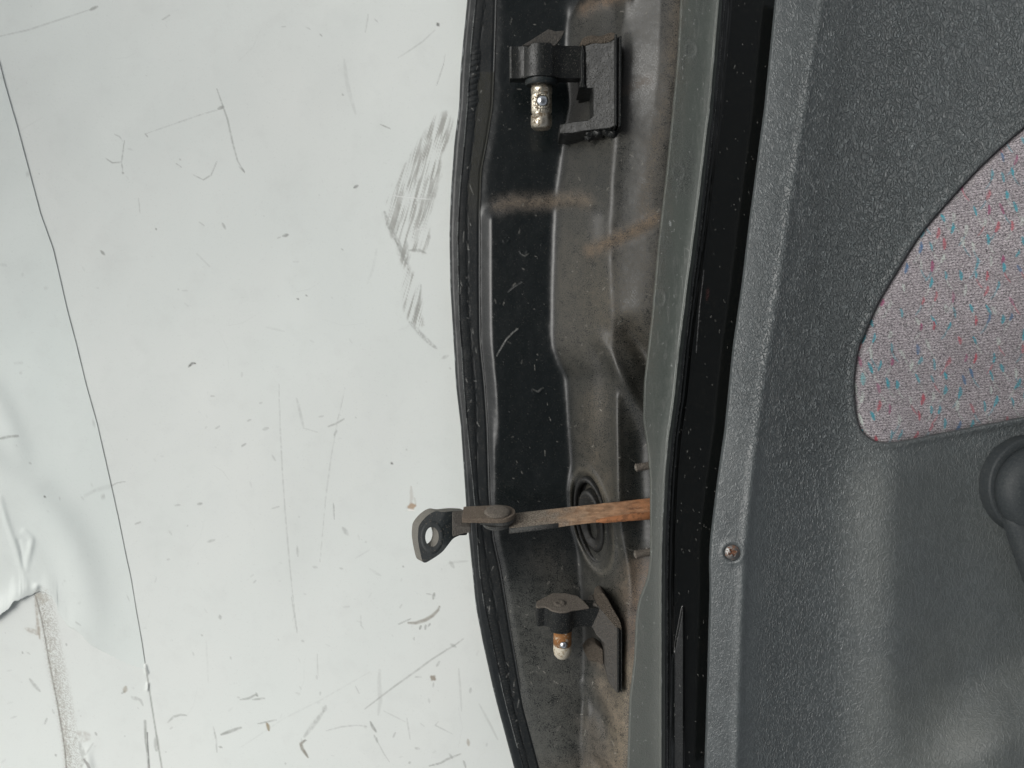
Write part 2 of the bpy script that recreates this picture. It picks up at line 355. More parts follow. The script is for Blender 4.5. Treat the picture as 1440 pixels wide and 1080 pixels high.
# ------------------------------------------------------------------ ground: the white sheet
GREY = (0.30, 0.31, 0.29); DK = (0.12, 0.12, 0.11); BRN = (0.33, 0.28, 0.22); LG = (0.52, 0.54, 0.52)
def white_marks(C, X, Y, which):
    S = lambda pts, wd, amt, rgb=GREY, **k: stroke(C, X, Y, pts, wd, amt, rgb, seed=len(pts) * 7 + int(pts[0][0]), **k)
    # fine lines and nicks, upper part
    S([(-5, 52), (40, 42), (95, 24), (125, 14)], 1.6, .35); S([(127, 14), (137, 9)], 3, .75)
    S([(228, 28), (239, 21)], 1.6, .5)
    S([(305, 125), (313, 148), (320, 168), (327, 200), (334, 226), (343, 241)], 1.5, .6)
    S([(307, 153), (314, 150)], 3, .75)
    S([(314, 152), (280, 162), (240, 176), (205, 188)], 1.0, .4, rough=.95)
    S([(175, 197), (171, 228), (173, 243)], 1.1, .6, rough=.9); S([(149, 223), (158, 229), (170, 228)], 1.1, .75)
    S([(161, 189), (168, 192), (173, 199)], 1.0, .5, rough=.9); S([(204, 188), (208, 193)], 1.1, .7)
    S([(248, 230), (255, 235)], 1.0, .6, rough=.9); S([(272, 246), (286, 253), (297, 246), (305, 227)], 1.0, .65)
    S([(340, 236), (344, 242)], 1.2, .7); S([(172, 243), (174, 244)], 2, .8)
    S([(195, 279), (197, 300)], .9, .35); S([(280, 312), (288, 318)], 1.2, .35); S([(313, 314), (317, 322)], 2.2, .55)
    S([(277, 357), (295, 375)], 1.4, .18, taper=False); S([(142, 353), (147, 358)], 2.6, .8); S([(219, 321), (220, 323)], 1.6, .9)
    S([(265, 516), (270, 511), (275, 511)], 2.0, .95, DK); S([(232, 34), (236, 40)], 1.2, .1)
    S([(615, 33), (617, 36)], 3.2, .95, DK); S([(498, 264), (503, 261)], 2.6, .85, DK); S([(481, 132), (483, 134)], 1.8, .8)
    S([(535, 175), (549, 181)], 1.0, .75); S([(560, 81), (570, 75), (595, 58), (612, 42)], 1.3, .35)
    S([(614, 120), (624, 90)], .9, .55); S([(624, 90), (626, 76)], .8, .3)
    S([(484, 84), (487, 110), (491, 130), (500, 160)], 4, .18, rough=.9); S([(396, 38), (402, 37)], 1.1, .4)
    S([(430, 38), (436, 41)], 1.3, .35); S([(450, 48), (453, 51)], 1.2, .6); S([(518, 20), (514, 45)], 1.2, .4, rough=.9)
    S([(526, 26), (532, 32)], 1.1, .55, rough=.9)
    S([(336, 234), (344, 243)], .9, .5)
    S([(0, 372), (10, 373)], 1.0, .4); S([(30, 388), (33, 385)], 1.0, .5); S([(62, 406), (68, 404)], 1, .5); S([(20, 511), (32, 510)], 1, .4)
    S([(398, 332), (405, 330)], 3, .85); S([(395, 333), (390, 335)], 1, .5); S([(418, 420), (420, 421)], 2, .9); S([(430, 415), (432, 416)], 1.5, .7)
    S([(412, 368), (420, 368)], 1.5, .25); S([(374, 460), (400, 466)], 2, .15); S([(480, 350), (483, 352)], 1.2, .6)
    S([(530, 350), (524, 380), (516, 400)], 2.5, .14, rough=.9)
    # long faint lines
    S([(392, 540), (394, 600), (397, 660), (401, 720), (407, 790), (412, 840), (418, 890)], 1.2, .35, rough=.95)
    S([(417, 560), (422, 580), (427, 602)], 2.6, .28); S([(427, 602), (437, 605), (447, 608)], 1, .3)
    S([(485, 545), (480, 570), (475, 590), (466, 640), (458, 700), (450, 790)], 1.1, .3, rough=.95)
    S([(461, 600), (472, 596), (484, 589)], 1.6, .6); S([(470, 612), (474, 605)], 2, .5, rough=.9)
    S([(370, 604), (377, 602)], 3, .45); S([(449, 586), (455, 585)], 1.5, .4); S([(365, 567), (369, 566)], 1.6, .35); S([(340, 627), (345, 624)], 1.4, .5)
    S([(296, 557), (302, 557)], 1.2, .5); S([(303, 603), (309, 599)], 1.6, .45); S([(340, 628), (346, 624)], 1.6, .45); S([(348, 592), (353, 590)], 1.6, .45)
    S([(550, 651), (552, 652)], 2.2, .8, DK); S([(571, 632), (572, 633)], 2, .4)
    S([(469, 708), (470, 730)], 1.3, .6); S([(482, 742), (489, 752)], 4, .4); S([(418, 768), (419, 782)], 2, .45); S([(383, 715), (393, 712)], 1.5, .4)
    S([(566, 796), (568, 797)], 1.8, .6); S([(630, 792), (645, 790), (658, 789)], 2.2, .25); S([(633, 790), (638, 798)], 3.5, .35)
    S([(440, 797), (446, 798)], 2.5, .35); S([(478, 799), (482, 800)], 2, .35); S([(500, 785), (515, 776), (520, 773)], 1, .25)
    S([(520, 800), (536, 810)], 2.5, .2, rough=.9)
    # brown chip
    S([(578, 684), (579, 700), (577, 712)], 3, .4, (0.42, 0.38, 0.33), rough=.4); S([(583, 700), (585, 712)], 1.5, .35, BRN); S([(575, 713), (583, 711)], 6.2, .95, (0.42, 0.30, 0.20), rough=.2); S([(573, 717), (583, 718)], 1.6, .9, (.85, .84, .8), rough=0)
    # left, by the film
    S([(0, 617), (12, 614), (26, 613)], 2.2, .85); S([(41, 651), (44, 652)], 1.3, .8); S([(62, 698), (64, 699)], 2, .9, DK)
    S([(118, 698), (135, 689), (155, 684), (165, 679), (177, 677)], 1.2, .5, rough=.4); S([(143, 700), (147, 697)], 2.6, .7)
    S([(190, 737), (198, 734)], 1.5, .5); S([(246, 711), (253, 710)], 2, .5); S([(278, 709), (284, 708)], 2.4, .6); S([(292, 762), (302, 759)], 2.4, .45)
    S([(235, 787), (239, 786)], 1.8, .3); S([(128, 681), (130, 683)], 2.2, .25); S([(114, 699), (118, 702)], 1.5, .3); S([(131, 592), (133, 600)], 2.5, .3)
    # lower part
    S([(611, 834), (609, 842)], 2.6, .8); S([(618, 853), (616, 858), (608, 866), (598, 872), (585, 876), (574, 876)], 3.2, .85, (0.30, 0.28, 0.24), rough=.35)
    S([(578, 870), (560, 878)], 1.2, .7); S([(592, 880), (590, 885)], 2, .85); S([(599, 879), (598, 885)], 2.2, .9); S([(605, 877), (602, 881)], 1.5, .8)
    S([(600, 835), (607, 836)], 1.0, .5)
    S([(652, 898), (640, 907), (628, 914), (606, 928), (590, 940), (572, 953), (555, 965), (530, 984), (513, 997)], 1.5, .6, rough=.5); S([(634, 906), (641, 910)], 3, .45)
    S([(618, 930), (614, 937)], 2.2, .5); S([(607, 952), (611, 955)], 6, .95, (0.30, 0.26, 0.21), rough=.15); S([(610, 960), (609, 966)], 1.5, .4)
    S([(662, 968), (661, 974)], 2.4, .55); S([(603, 982), (604, 988)], 2, .3); S([(584, 952), (593, 952)], 1.6, .4)
    S([(645, 940), (648, 980), (649, 1000)], 2, .25); S([(534, 942), (533, 960), (535, 985), (532, 1005)], 4, .22)
    S([(458, 993), (455, 1000)], 4.5, .35); S([(455, 1000), (444, 1015), (436, 1025), (428, 1036)], 4.5, .42, rough=.9)
    S([(429, 1041), (423, 1046), (425, 1053), (430, 1060), (433, 1065)], 3, .9, (0.24, 0.22, 0.18), rough=.3)
    S([(426, 1042), (431, 1041)], 1.5, .7)
    S([(521, 1015), (524, 1022), (529, 1029)], 2.6, .8); S([(513, 1023), (515, 1022)], 4, .3); S([(526, 1034), (531, 1043)], 2, .5); S([(531, 1043), (540, 1060), (548, 1072)], 1, .4)
    S([(458, 1028), (480, 1022), (500, 1020), (515, 1021)], 1.1, .4)
    S([(375, 1017), (377, 1021), (378, 1027)], 3.2, .95, (0.34, 0.29, 0.2), rough=.15); S([(362, 1018), (376, 1015), (389, 1012)], 1.3, .6)
    S([(338, 984), (350, 982), (359, 977), (362, 979)], 2, .65); S([(355, 984), (372, 982)], 1.8, .6); S([(360, 974), (362, 979)], 2, .6)
    S([(311, 1033), (322, 1029), (339, 1023)], 3, .8); S([(236, 1016), (244, 1008), (254, 1005), (262, 1006)], 2, .6)
    S([(300, 1022), (304, 1040), (305, 1058)], 1.4, .5); S([(309, 866), (310, 870)], 3.4, .6); S([(283, 893), (285, 894)], 1.6, .45)
    S([(308, 1050), (312, 1051)], 2, .6); S([(658, 1040), (659, 1048)], 3, .6, BRN); S([(648, 1060), (628, 1068), (620, 1073), (604, 1077)], 1.8, .7); S([(632, 1060), (636, 1066)], 2, .5)
    S([(652, 1070), (655, 1080)], 2, .6); S([(575, 1073), (577, 1072)], 2.2, .6); S([(674, 990), (690, 1020), (700, 1040)], 2.2, .25); S([(572, 1010), (577, 1040)], 1.2, .35)
    S([(616, 1015), (612, 1020), (636, 1032)], 1, .4, rough=.9); S([(556, 1030), (553, 1037)], 1.6, .5); S([(584, 1052), (590, 1053)], 2.4, .4)
    S([(410, 840), (413, 860), (418, 890)], 1.2, .35); S([(446, 920), (447, 950)], 1.2, .3); S([(445, 950), (446, 955)], 2, .35)
    S([(507, 865), (508, 880), (512, 885)], 1, .3); S([(424, 901), (427, 902)], 2.2, .35); S([(483, 854), (491, 853)], 2, .3)
    S([(356, 820), (360, 816)], 1.3, .45); S([(500, 965), (505, 975)], 1, .35)
    S([(340, 1050), (400, 1010), (450, 985), (520, 945)], 1.2, .16, rough=.9)
    S([(540, 1000), (570, 1015)], 1.2, .25); S([(290, 900), (293, 960)], 1.5, .14, rough=.95)
    # seam below the tear and double mark next to it
    S([seam2[0], *seam2[1:]], 1.5, .75, taper=False, rough=.3); S([(220, 1035), (220, 1055)], 5, .5, rough=.9)
    S([(204, 1014), (205, 1040), (208, 1060), (210, 1090)], 2.4, .75, rough=.4, taper=False); S([(207, 1030), (210, 1085)], .9, .8, (.1, .1, .1), taper=False)
    S([(175, 973), (177, 966)], 4.5, .85, (.40, .37, .31), rough=.3); S([(171, 975), (175, 972)], 1.8, .7); S([(185, 980), (192, 984)], 3, .35); S([(190, 980), (198, 985), (201, 992)], 2.4, .4)
    # lower-left exposed layer: grime band and its dark edge
    edge = [(50, 838), (54, 852), (60, 878), (64, 900), (68, 925), (74, 955), (80, 985), (86, 1020), (91, 1052), (95, 1100)]
    band = [(x + 9, y) for x, y in edge]
    stroke(C, X, Y, band, 17, .55, (0.36, 0.34, 0.30), taper=False, rough=3.0, seed=31, freq=.8)
    stroke(C, X, Y, [(x + 4, y) for x, y in edge], 8, .6, (0.33, 0.31, 0.27), taper=False, rough=2.8, seed=33, freq=.7)
    S(edge, 1.5, .8, (.2, .19, .17), taper=False, rough=.4)
    S([(50, 838), (51, 855), (54, 885), (56, 898)], 2.6, .6, BRN, rough=.8); S([(52, 836), (64, 842), (60, 848)], 6, .7, (.42, .40, .34), rough=.7)
    S([(36, 884), (48, 888), (52, 892)], 4.5, .5, BRN, rough=1.0); S([(52, 878), (55, 892)], 4.5, .55, BRN, rough=.8)
    S([(42, 955), (48, 963), (56, 972)], 3.4, .5, rough=.7); S([(66, 1010), (63, 1018)], 2, .6); S([(74, 998), (76, 1003)], 2, .5); S([(78, 1061), (79, 1063)], 2.2, .7)
    S([(15, 1010), (24, 1007)], 1.5, .3); S([(110, 1030), (122, 1036), (116, 1042)], 8, .55, (.42, .40, .36), rough=1.0); S([(112, 1045), (118, 1065), (114, 1078)], 5, .5, rough=1.1)
    S([(118, 1068), (124, 1076), (128, 1090)], 3, .75, (.2, .19, .18)); S([(134, 1030), (136, 1034)], 2, .6); S([(131, 1045), (120, 1062)], 1.6, .4)
    S([(31, 916), (32, 919)], 1.4, .7); S([(38, 917), (42, 920)], 1.6, .4); S([(93, 905), (94, 908)], 1.6, .6)

    if which == 'ground':
        # the smeared black rubber scuff beside the door
        poly = [(628, 156), (638, 172), (634, 195), (624, 212), (618, 222), (623, 235), (616, 262), (608, 290), (603, 312), (605, 335), (597, 357), (578, 352), (573, 368), (580, 385), (590, 400), (594, 415), (592, 440), (597, 458), (585, 462),
                (572, 448), (565, 420), (568, 385), (558, 345), (545, 320), (539, 300), (543, 292), (552, 262), (566, 240), (585, 205), (600, 180), (615, 160)]
        i0 = np.where(Y[:, 0] > 140)[0][0]; i1 = np.where(Y[:, 0] < 510)[0][-1]
        j0 = np.where(X[0] > 525)[0][0]
        x, y = X[i0:i1, j0:], Y[i0:i1, j0:]
        m = soft_poly(x + 7 * (fbm(x * .12, y * .12, 3) - .5), y, poly, 3.2)
        u = x * math.cos(.27) + y * math.sin(.27); v = -x * math.sin(.27) + y * math.cos(.27)
        st = fbm(u * .32, v * .022, 5, 3); st2 = fbm(u * .75, v * .03, 8, 2); br = fbm(x * .03, y * .03, 21, 3)
        a = m * np.clip((st * .6 + st2 * .4 - .46) * 4.4 + .12 + (br - .5) * .9, 0.02, .66)
        paint(C[i0:i1, j0:], a * np.clip(.35 + 1.3 * fbm(x * .09, y * .05, 91, 3), 0, 1.15), (0.30, 0.295, 0.27))
        S([(541, 298), (546, 315), (553, 330), (560, 340), (570, 365)], 4, .6, rough=.9); S([(555, 335), (566, 362), (573, 372)], 1.5, .6)
        S([(609, 262), (602, 285), (596, 305), (590, 318)], 2.2, .55, rough=.8); S([(575, 352), (590, 352), (599, 356)], 2.4, .6, rough=.8); S([(560, 300), (556, 330)], 4, .35, rough=1)
        S([(573, 370), (571, 340)], 5, .35, rough=1); S([(592, 400), (590, 425), (582, 452)], 2, .5, rough=.8)
        S([(576, 453), (590, 468), (604, 482), (614, 490)], 4.2, .55, rough=1.1, freq=.5); S([(622, 504), (630, 500)], 3, .45, rough=.8); S([(632, 517), (634, 519)], 2, .5)
        S([(552, 275), (575, 278), (605, 280)], 1, .8, (.8, .82, .8), rough=.2); S([(580, 325), (600, 320)], .9, .6, (.8, .82, .8), rough=.2)
    # sprinkled specks, denser towards the bottom
    r = np.random.default_rng(5 if which == 'ground' else 6)
    for k in range(210):
        py = 1080 * (r.random() ** 0.36); px = r.random() * 720
        ln = r.random() ** 3 * 9; an = r.random() * 6.28
        S([(px, py), (px + ln * math.cos(an), py + ln * math.sin(an))], .8 + r.random() * 1.1, .12 + .33 * r.random() ** 2, rough=.3)
    for k in range(14):
        py = r.random() * 1080; px = r.random() * 700; an = r.random() * 3.14; ln = 20 + 60 * r.random()
        S([(px, py), (px + ln * math.cos(an) * .5, py + ln * math.sin(an) * .5), (px + ln * math.cos(an + .2), py + ln * math.sin(an + .2))], .7, .06 + .07 * r.random(), rough=.9)

def GZ(x, y):     # bend added so the sheet's lower left catches more light, upper left less
    q = sstep(520, 1150, y)
    A = np.clip((690 - x) / 690, 0, 1.1) ** 2
    return -.072 * A * q + .034 * A * (1 - sstep(60, 640, y))
gx = np.arange(-30, 801, 1.25); gy = np.arange(-30, 1111, 1.25)
X, Y = np.meshgrid(gx, gy)
Zg = GZ(X, Y) + 0.0012 * (fbm(X * .004, Y * .004, 2, 3) - .5) * 2
edgeL = Row([(838, 50), (878, 60), (925, 68), (985, 80), (1052, 91), (1100, 96)], 3)
Zg += 0.0006 * sstep(-1.2, 1.2, X - edgeL(Y)) * sstep(830, 845, Y) * (1 - sstep(150, 200, X))
# little fold at the very bottom and ruts of the scratches
d, t = pl_dist(X, Y, [(132, 1040), (122, 1058), (126, 1085)]); Zg += 0.0018 * np.exp(-(d / 7) ** 2) * sstep(1040, 1075, Y)
for (a, b, hh) in (((204, 936), (207, 946), .0012), ((208, 962), (207, 970), .0012)):
    d, t = pl_dist(X, Y, [a, b]); Zg += hh * np.exp(-(d / 2.2) ** 2)
C = np.zeros(X.shape + (4,))
white_marks(C, X, Y, 'ground')
g = put('ground', grid_mesh('ground', X, Y, Zg, C, skirt={'l': -.13, 'b': -.13, 't': -.13}), M['white'])
g['kind'] = 'structure'; g['label'] = 'scuffed white sheet under the black car door'
# the rest of the sheet: a wide plain apron, a hair lower, out past the picture
bm = bmesh.new(); s = 1.6
vs = [bm.verts.new(v) for v in ((-s, -s, -.13), (s, -s, -.13), (s, s, -.13), (-s, s, -.13))]; bm.faces.new(vs)
me = bpy.data.meshes.new('ground_apron'); bm.to_mesh(me)
ga = put('ground', me, M['white']); ga['kind'] = 'structure'

# ------------------------------------------------------------------ torn white film at the left
cx = np.concatenate([np.arange(-28, 204.5, 1.2), [204.9]])
sy_ = np.interp(cx, [p[0] for p in seam], [p[1] for p in seam])
ty_ = np.interp(cx, [p[0] for p in tear], [p[1] for p in tear]) + (vnoise(cx * .45, cx * 0, 3) - .5) * 2.2
v = np.linspace(0, 1, 640)
Xf = np.repeat(cx[None, :], len(v), 0); Yf = sy_[None] + (ty_ - sy_)[None] * v[:, None]
Zf = GZ(Xf, Yf) + 0.00035 + 0.0012 * (fbm(Xf * .004, Yf * .004, 2, 3) - .5) * 2
def ridge(Xa, Ya, pts, wd, h):
    d, t = pl_dist(Xa, Ya, catmull(pts)); return h * np.exp(-(d / wd) ** 2) * np.sin(np.pi * np.clip(t * .8 + .15, 0, 1)) ** .5
Zf += ridge(Xf, Yf, [(-60, 610), (0, 668), (50, 705), (95, 760), (118, 830), (128, 900)], 30, .0042)
Zf += ridge(Xf, Yf, [(-40, 700), (10, 745), (50, 790), (70, 830)], 22, .0018)
Zf += ridge(Xf, Yf, [(-30, 520), (10, 590), (30, 640)], 16, .0012)
Zf += ridge(Xf, Yf, [(0, 700), (8, 730), (18, 760), (30, 800), (37, 825)], 4.5, .0008)
Zf += ridge(Xf, Yf, [(34, 748), (44, 758), (43, 770), (39, 788), (37, 800)], 4.5, .0010)
Zf += ridge(Xf, Yf, [(26, 760), (30, 775), (34, 800)], 3, -.0006)
# lifted, curling torn edge left of the nick
dt = ty_[None] - Yf
Zf += np.exp(-(dt / 22) ** 2) * (.0045 * (1 - sstep(20, 56, Xf)) + .0012 * sstep(56, 70, Xf) * (1 - sstep(90, 150, Xf)))
Zf += np.exp(-(np.hypot(Xf - 51, Yf - 826) / 5) ** 2) * .0018
Cf = np.zeros(Xf.shape + (4,))
def stroke_any(C, X, Y, *a, **k): pass
_st = stroke
def stroke(C, X, Y, pts, wd, amt, rgb, taper=True, rough=0.6, seed=1, wob=0.0, freq=0.25):
    xs = [p[0] for p in pts]; ys = [p[1] for p in pts]; pad = wd * 3 + 3
    msk = (X > min(xs) - pad) & (X < max(xs) + pad) & (Y > min(ys) - pad) & (Y < max(ys) + pad)
    ii = np.where(msk.any(1))[0]; jj = np.where(msk.any(0))[0]
    if len(ii) == 0 or len(jj) == 0: return
    sl = slice(ii[0], ii[-1] + 1); cs = slice(jj[0], jj[-1] + 1)
    x, y = X[sl, cs], Y[sl, cs]
    d, t = pl_dist(x, y, pts)
    ww = wd * ((0.35 + 0.65 * np.sin(np.pi * np.clip(t, 0.02, 0.98)) ** 0.6) if taper else 1.0)
    a = 1 - sstep(0.35 * ww, ww + 0.35, d)
    nz = fbm(x * freq, y * freq, seed, 3)
    a = a * np.clip(1 - rough + rough * 2.2 * (nz - 0.15), 0, 1) * amt
    paint(C[sl, cs], a, rgb)
white_marks(Cf, Xf, Yf, 'film')
paint(Cf, np.zeros(Xf.shape), GREY)
# grimy line along the cut edge of the film
paint(Cf, (1 - sstep(.3, 1.3, pl_dist(Xf, Yf, seam)[0])) * (.35 + .35 * vnoise(Xf * .1, Yf * .05, 4)), (.16, .16, .15))
stroke(Cf, Xf, Yf, [(0, 108), (12, 110)], 4, .4, GREY, seed=2); stroke(Cf, Xf, Yf, [(37, 246), (42, 244)], 3, .6, GREY, seed=3)
me = grid_mesh('film', Xf, Yf, Zf, Cf)
fo = put('torn_film', me, M['film'])
fo.modifiers.new('thickness', 'SOLIDIFY').thickness = 0.0003
fo.modifiers['thickness'].offset = -1
fo['label'] = 'wrinkled white plastic film with a torn lower edge, left of the long seam'
fo['category'] = 'plastic film'

# ------------------------------------------------------------------ the door
door = empty('car_door', P(930, 540, 0))
door['label'] = 'black car door with grained grey trim, hinge edge bare, lying on the white sheet'
door['category'] = 'car door'

ys = np.arange(-30, 1111, 1.4)
def strip(xa, xb, n, warp=None):
    u = np.linspace(0, 1, n)
    if warp is not None: u = warp(u)
    a = xa(ys)[:, None]; b = xb(ys)[:, None]
    return a + (b - a) * u[None], np.repeat(ys[:, None], n, 1), np.repeat(u[None], len(ys), 0)

# outer skin: folded hem from the silhouette to the bead line
PXs, PYs, U = strip(lambda y: xh(y), lambda y: xB(y) + 1.5, 18)
wv = (vnoise(PYs * .03, PYs * 0, 4) - .5)
Zs = 0.0085 + 0.003 * np.sqrt(np.clip(1 - (1 - np.clip(U * 2.2, 0, 1)) ** 2, 0, 1)) + .0012 * U + .0008 * wv
Cs = np.zeros(PXs.shape + (4,))
for k in range(60):
    yy = rng.random() * 1080; stroke(Cs, PXs, PYs, [(xh(yy) + .5, yy), (xh(yy + 3) + .8, yy + 2 + 8 * rng.random())], 1.1, .6, (.25, .27, .27), seed=k)
skin = put('outer_skin', grid_mesh('outer_skin', PXs, PYs, Zs, Cs, skirt={'l': 0.0005}), M['skin'], door)

# seam sealer bead
ys_old = ys; ys = np.arange(-30, 1111, .8)
PXb, PYb, U = strip(lambda y: xB(y), lambda y: xC(y) + 1, 34)
ub = (PXb - xB(PYb)) / np.maximum(xS(PYb) - xB(PYb), 1)       # 0..1 across the bead, >1 flat tape beyond
lip = np.exp(-((PXb - xB(PYb) - .8) / 1.1) ** 2)
edge_w = (vnoise(PYb * .12, PYb * 0, 9) - .5) * .25
bead = np.clip(1 - ((ub + edge_w - .5) / .55) ** 2, 0, 1) ** .5
Zb = 0.0118 + .0007 * lip + .0005 * bead
per = np.where(PYb < 170, 8.2, np.where(PYb < 700, 3.0, 4.5))
amp = np.interp(PYb, [0, 60, 75, 130, 160, 200, 380, 420, 470, 540, 680, 720, 840, 900, 1080], [.1, .2, 1, 1, .5, .1, .15, .7, .5, 1, .6, .15, .2, .8, .8])
ph = PYb / per + .5 * fbm(PXb * .05, PYb * .05, 12, 2) + ub * .4
Zb += .00040 * amp * np.abs(np.sin(np.pi * ph)) ** .6 * bead * (np.where(PYb < 170, 1.6, 1))
Zb += .0003 * (fbm(PXb * .05, PYb * .02, 6, 3) - .5)
dC = xC(PYb) - PXb
Zb -= .0006 * np.exp(-((dC - 1) / 1.3) ** 2)
gr = np.exp(-((ub - 1.03 - edge_w) / .07) ** 2); Zb -= .0002 * gr
Cb = np.zeros(PXb.shape + (4,))
tape = sstep(1.02, 1.12, ub + edge_w) * sstep(100, 103, PYb) * (1 - sstep(255, 330, PYb))
paint(Cb, tape * .85, (.036, .036, .029))
paint(Cb, lip * .8 * (vnoise(PYb * .05, PYb * 0, 2) > .3), (.16, .17, .165))
for k in range(45):
    yy = rng.random() * 1080; xx = xB(yy) + rng.random() * 22
    stroke(Cb, PXb, PYb, [(xx, yy), (xx + rng.normal() * 3, yy + rng.normal() * 7)], .9, .5, (.3, .3, .28), seed=k)
put('seam_sealer', grid_mesh('seam_sealer', PXb, PYb, Zb, Cb), M['seal'], door)
ys = ys_old

# inner panel (the hinge face)
PXp, PYp, U = strip(lambda y: xC(y) - .5, lambda y: np.maximum(xL(y) + 28, 965), 250)
cC, cE, cF = xC(PYp), xE(PYp), xF(PYp); cG = xL(PYp) + 28
zC, zD, zE, zF, zG = .0108, .0118, .0150, .0560, .0640
xD = cC + 10
h = np.where(PXp < xD, zC + (zD - zC) * (PXp - cC) / (xD - cC),
    np.where(PXp < cE, zD + (zE - zD) * (PXp - xD) / np.maximum(cE - xD, 1),
    np.where(PXp < cF, zE + (zF - zE) * (PXp - cE) / np.maximum(cF - cE, 1),
             zF + (zG - zF) * (PXp - cF) / np.maximum(cG - cF, 1))))
# soften only a little along x; crease stays fairly crisp
h = blur(h, 1.5, 2.2)
def pad(poly, hh, wd, wy=None): return hh * blur(in_poly(PXp, PYp, poly).astype(float), (wy or wd) / 1.4, wd / 1.13)
band_ = np.clip((PXp - cC - 1) / 15, 0, 1); band_ = band_ * (1 - sstep(560, 660, PYp)) + sstep(560, 660, PYp) * np.clip((PXp - cC) / 8, 0, 1)
h += pad([(640, 300), (690, 300), (700, 291), (716, 287), (760, 285), (822, 284), (842, 300), (842, 1200), (640, 1200)], .0050 * (1 - .70 * sstep(540, 720, PYp)), 9.0, 6) * band_
h += pad([(838, 352), (872, 335), (935, 305), (990, 290), (990, 470), (905, 520), (862, 560), (842, 540)], .0050 * (1 - .9 * sstep(430, 500, PYp)), 9, 5)
h += ridge(PXp, PYp, [(846, 478), (862, 505), (885, 548), (912, 600)], 11, .0045)
h += ridge(PXp, PYp, [(886, 470), (906, 500), (925, 545)], 15, -.0070)
h += ridge(PXp, PYp, [(898, 560), (902, 640), (904, 800)], 23, -.0062)
h += ridge(PXp, PYp, [(868, 560), (869, 640), (871, 740), (884, 800), (888, 850)], 6, .0016)
bx_ = np.interp(PYp, [-30, 110, 260, 360], [893, 888, 872, 820]); h += .0050 * np.clip((PXp - bx_) / 36, 0, 1) * (1 - .85 * sstep(60, 190, PYp)) * (1 - .9 * sstep(240, 380, PYp))
h += ridge(PXp, PYp, [(872, 40), (868, 20), (860, -5)], 18, -.004)
h += ridge(PXp, PYp, [(815, 12), (840, -4), (880, -14)], 14, .005)
h = blur(h, 2.0, 1.6)
h += .0022 * sstep(-60, -3, PXp - xL(PYp)) * (1 - sstep(430, 490, PYp))
lim_ = .0724 - .004 * sstep(450, 500, PYp) - .003 * sstep(2, 14, PXp - xL(PYp)); h = np.minimum(h, lim_)
# dished seat round the check-strap opening
gd = np.hypot((PXp - 833 - (PYp - 733) * .19) / 24, (PYp - 733) / 66)
h -= .0028 * (1 - sstep(.80, 1.12, gd)); h += .0012 * np.exp(-((gd - 1.15) / .13) ** 2)
# shallow swell at the bottom and waves in the sheet
h += ridge(PXp, PYp, [(770, 1000), (790, 1060), (800, 1120)], 40, .004)
h += ridge(PXp, PYp, [(822, 960), (826, 1000), (818, 1060)], 5, .0012)
h += ridge(PXp, PYp, [(835, 1068), (850, 1085), (870, 1100)], 7, -.003)
h += ridge(PXp, PYp, [(832, 985), (850, 1010), (862, 1050)], 12, -.004)
h += .00010 * np.exp(-((PXp - cE + 3) / 3.5) ** 2) * (1 - .6 * sstep(690, 740, PYp)) * (1 - .8 * sstep(20, 60, PYp) * (1 - sstep(120, 150, PYp)))
h += .0006 * (fbm(PXp * .02, PYp * .012, 3, 3) - .5) + .00012 * (fbm(PXp * .12, PYp * .12, 13, 2) - .5)
for (a, b, r_) in ((737, 353, 5), (755, 547, 6), (712, 337, 4)):
    dd = np.hypot(PXp - a, PYp - b); h += .00025 * np.exp(-((dd - r_) / 1.5) ** 2) * (PYp > b)
Cp = np.zeros(PXp.shape + (4,))
DU = (.105, .092, .072); DB = (.16, .115, .072)
def dust(pts, wd, amt, rgb=DU):
    d, t = pl_dist(PXp, PYp, catmull(pts)); paint(Cp, amt * np.exp(-(d / wd) ** 2) * np.clip(.15 + 1.0 * fbm(PXp * .05, PYp * .05, 77, 3) + .9 * fbm(PXp * .3, PYp * .22, 78, 2) - .1, 0, 1.3), rgb)
# overall film of dust right of the crease
rt = sstep(-4, 14, PXp - cE)
paint(Cp, rt * (.22 + .16 * (fbm(PXp * .02, PYp * .02, 41, 3))) * (1 - .5 * sstep(560, 640, PYp) * sstep(0, 18, PXp - cF)), (.085, .078, .062))
paint(Cp, rt * .30 * sstep(300, 360, PYp) * (1 - sstep(470, 540, PYp)), (.088, .078, .06))
paint(Cp, .12 * sstep(560, 900, PYp) + .015, (.05, .052, .048))
dust([(702, 290), (725, 284), (760, 284), (800, 280), (822, 282)], 10.5, .62, (.135, .108, .080))
dust([(832, 352), (860, 339), (900, 320), (918, 306)], 10, .62, (.155, .112, .074))
dust([(822, 14), (842, 4), (880, -8)], 9, .6, (.15, .105, .07))
dust([(955, 0), (945, 80), (930, 170), (915, 240), (908, 290)], 14, .45, (.10, .082, .06))
dust([(880, 128), (895, 118), (910, 112)], 7, .35, (.15, .11, .08))
dust([(850, 420), (858, 445), (880, 460)], 30, .25, (.10, .085, .06))
dust([(838, 560), (840, 640), (850, 690)], 20, .3, (.11, .09, .062))
dust([(905, 800), (897, 850), (892, 900), (888, 950)], 17, .62, (.145, .105, .075))
dust([(890, 800), (880, 830)], 16, .35, (.13, .10, .07))
dust([(884, 940), (878, 990), (872, 1040), (870, 1090)], 17, .78, (.20, .165, .12))
dust([(845, 960), (856, 985), (868, 1010)], 10, .6, (.19, .155, .115))
dust([(828, 1020), (838, 1050), (830, 1090)], 18, .42, (.15, .12, .09))
dust([(760, 1095), (800, 1085), (850, 1085)], 22, .5, (.14, .108, .08))
dust([(780, 900), (800, 960), (790, 1030)], 42, .34, (.085, .08, .07))
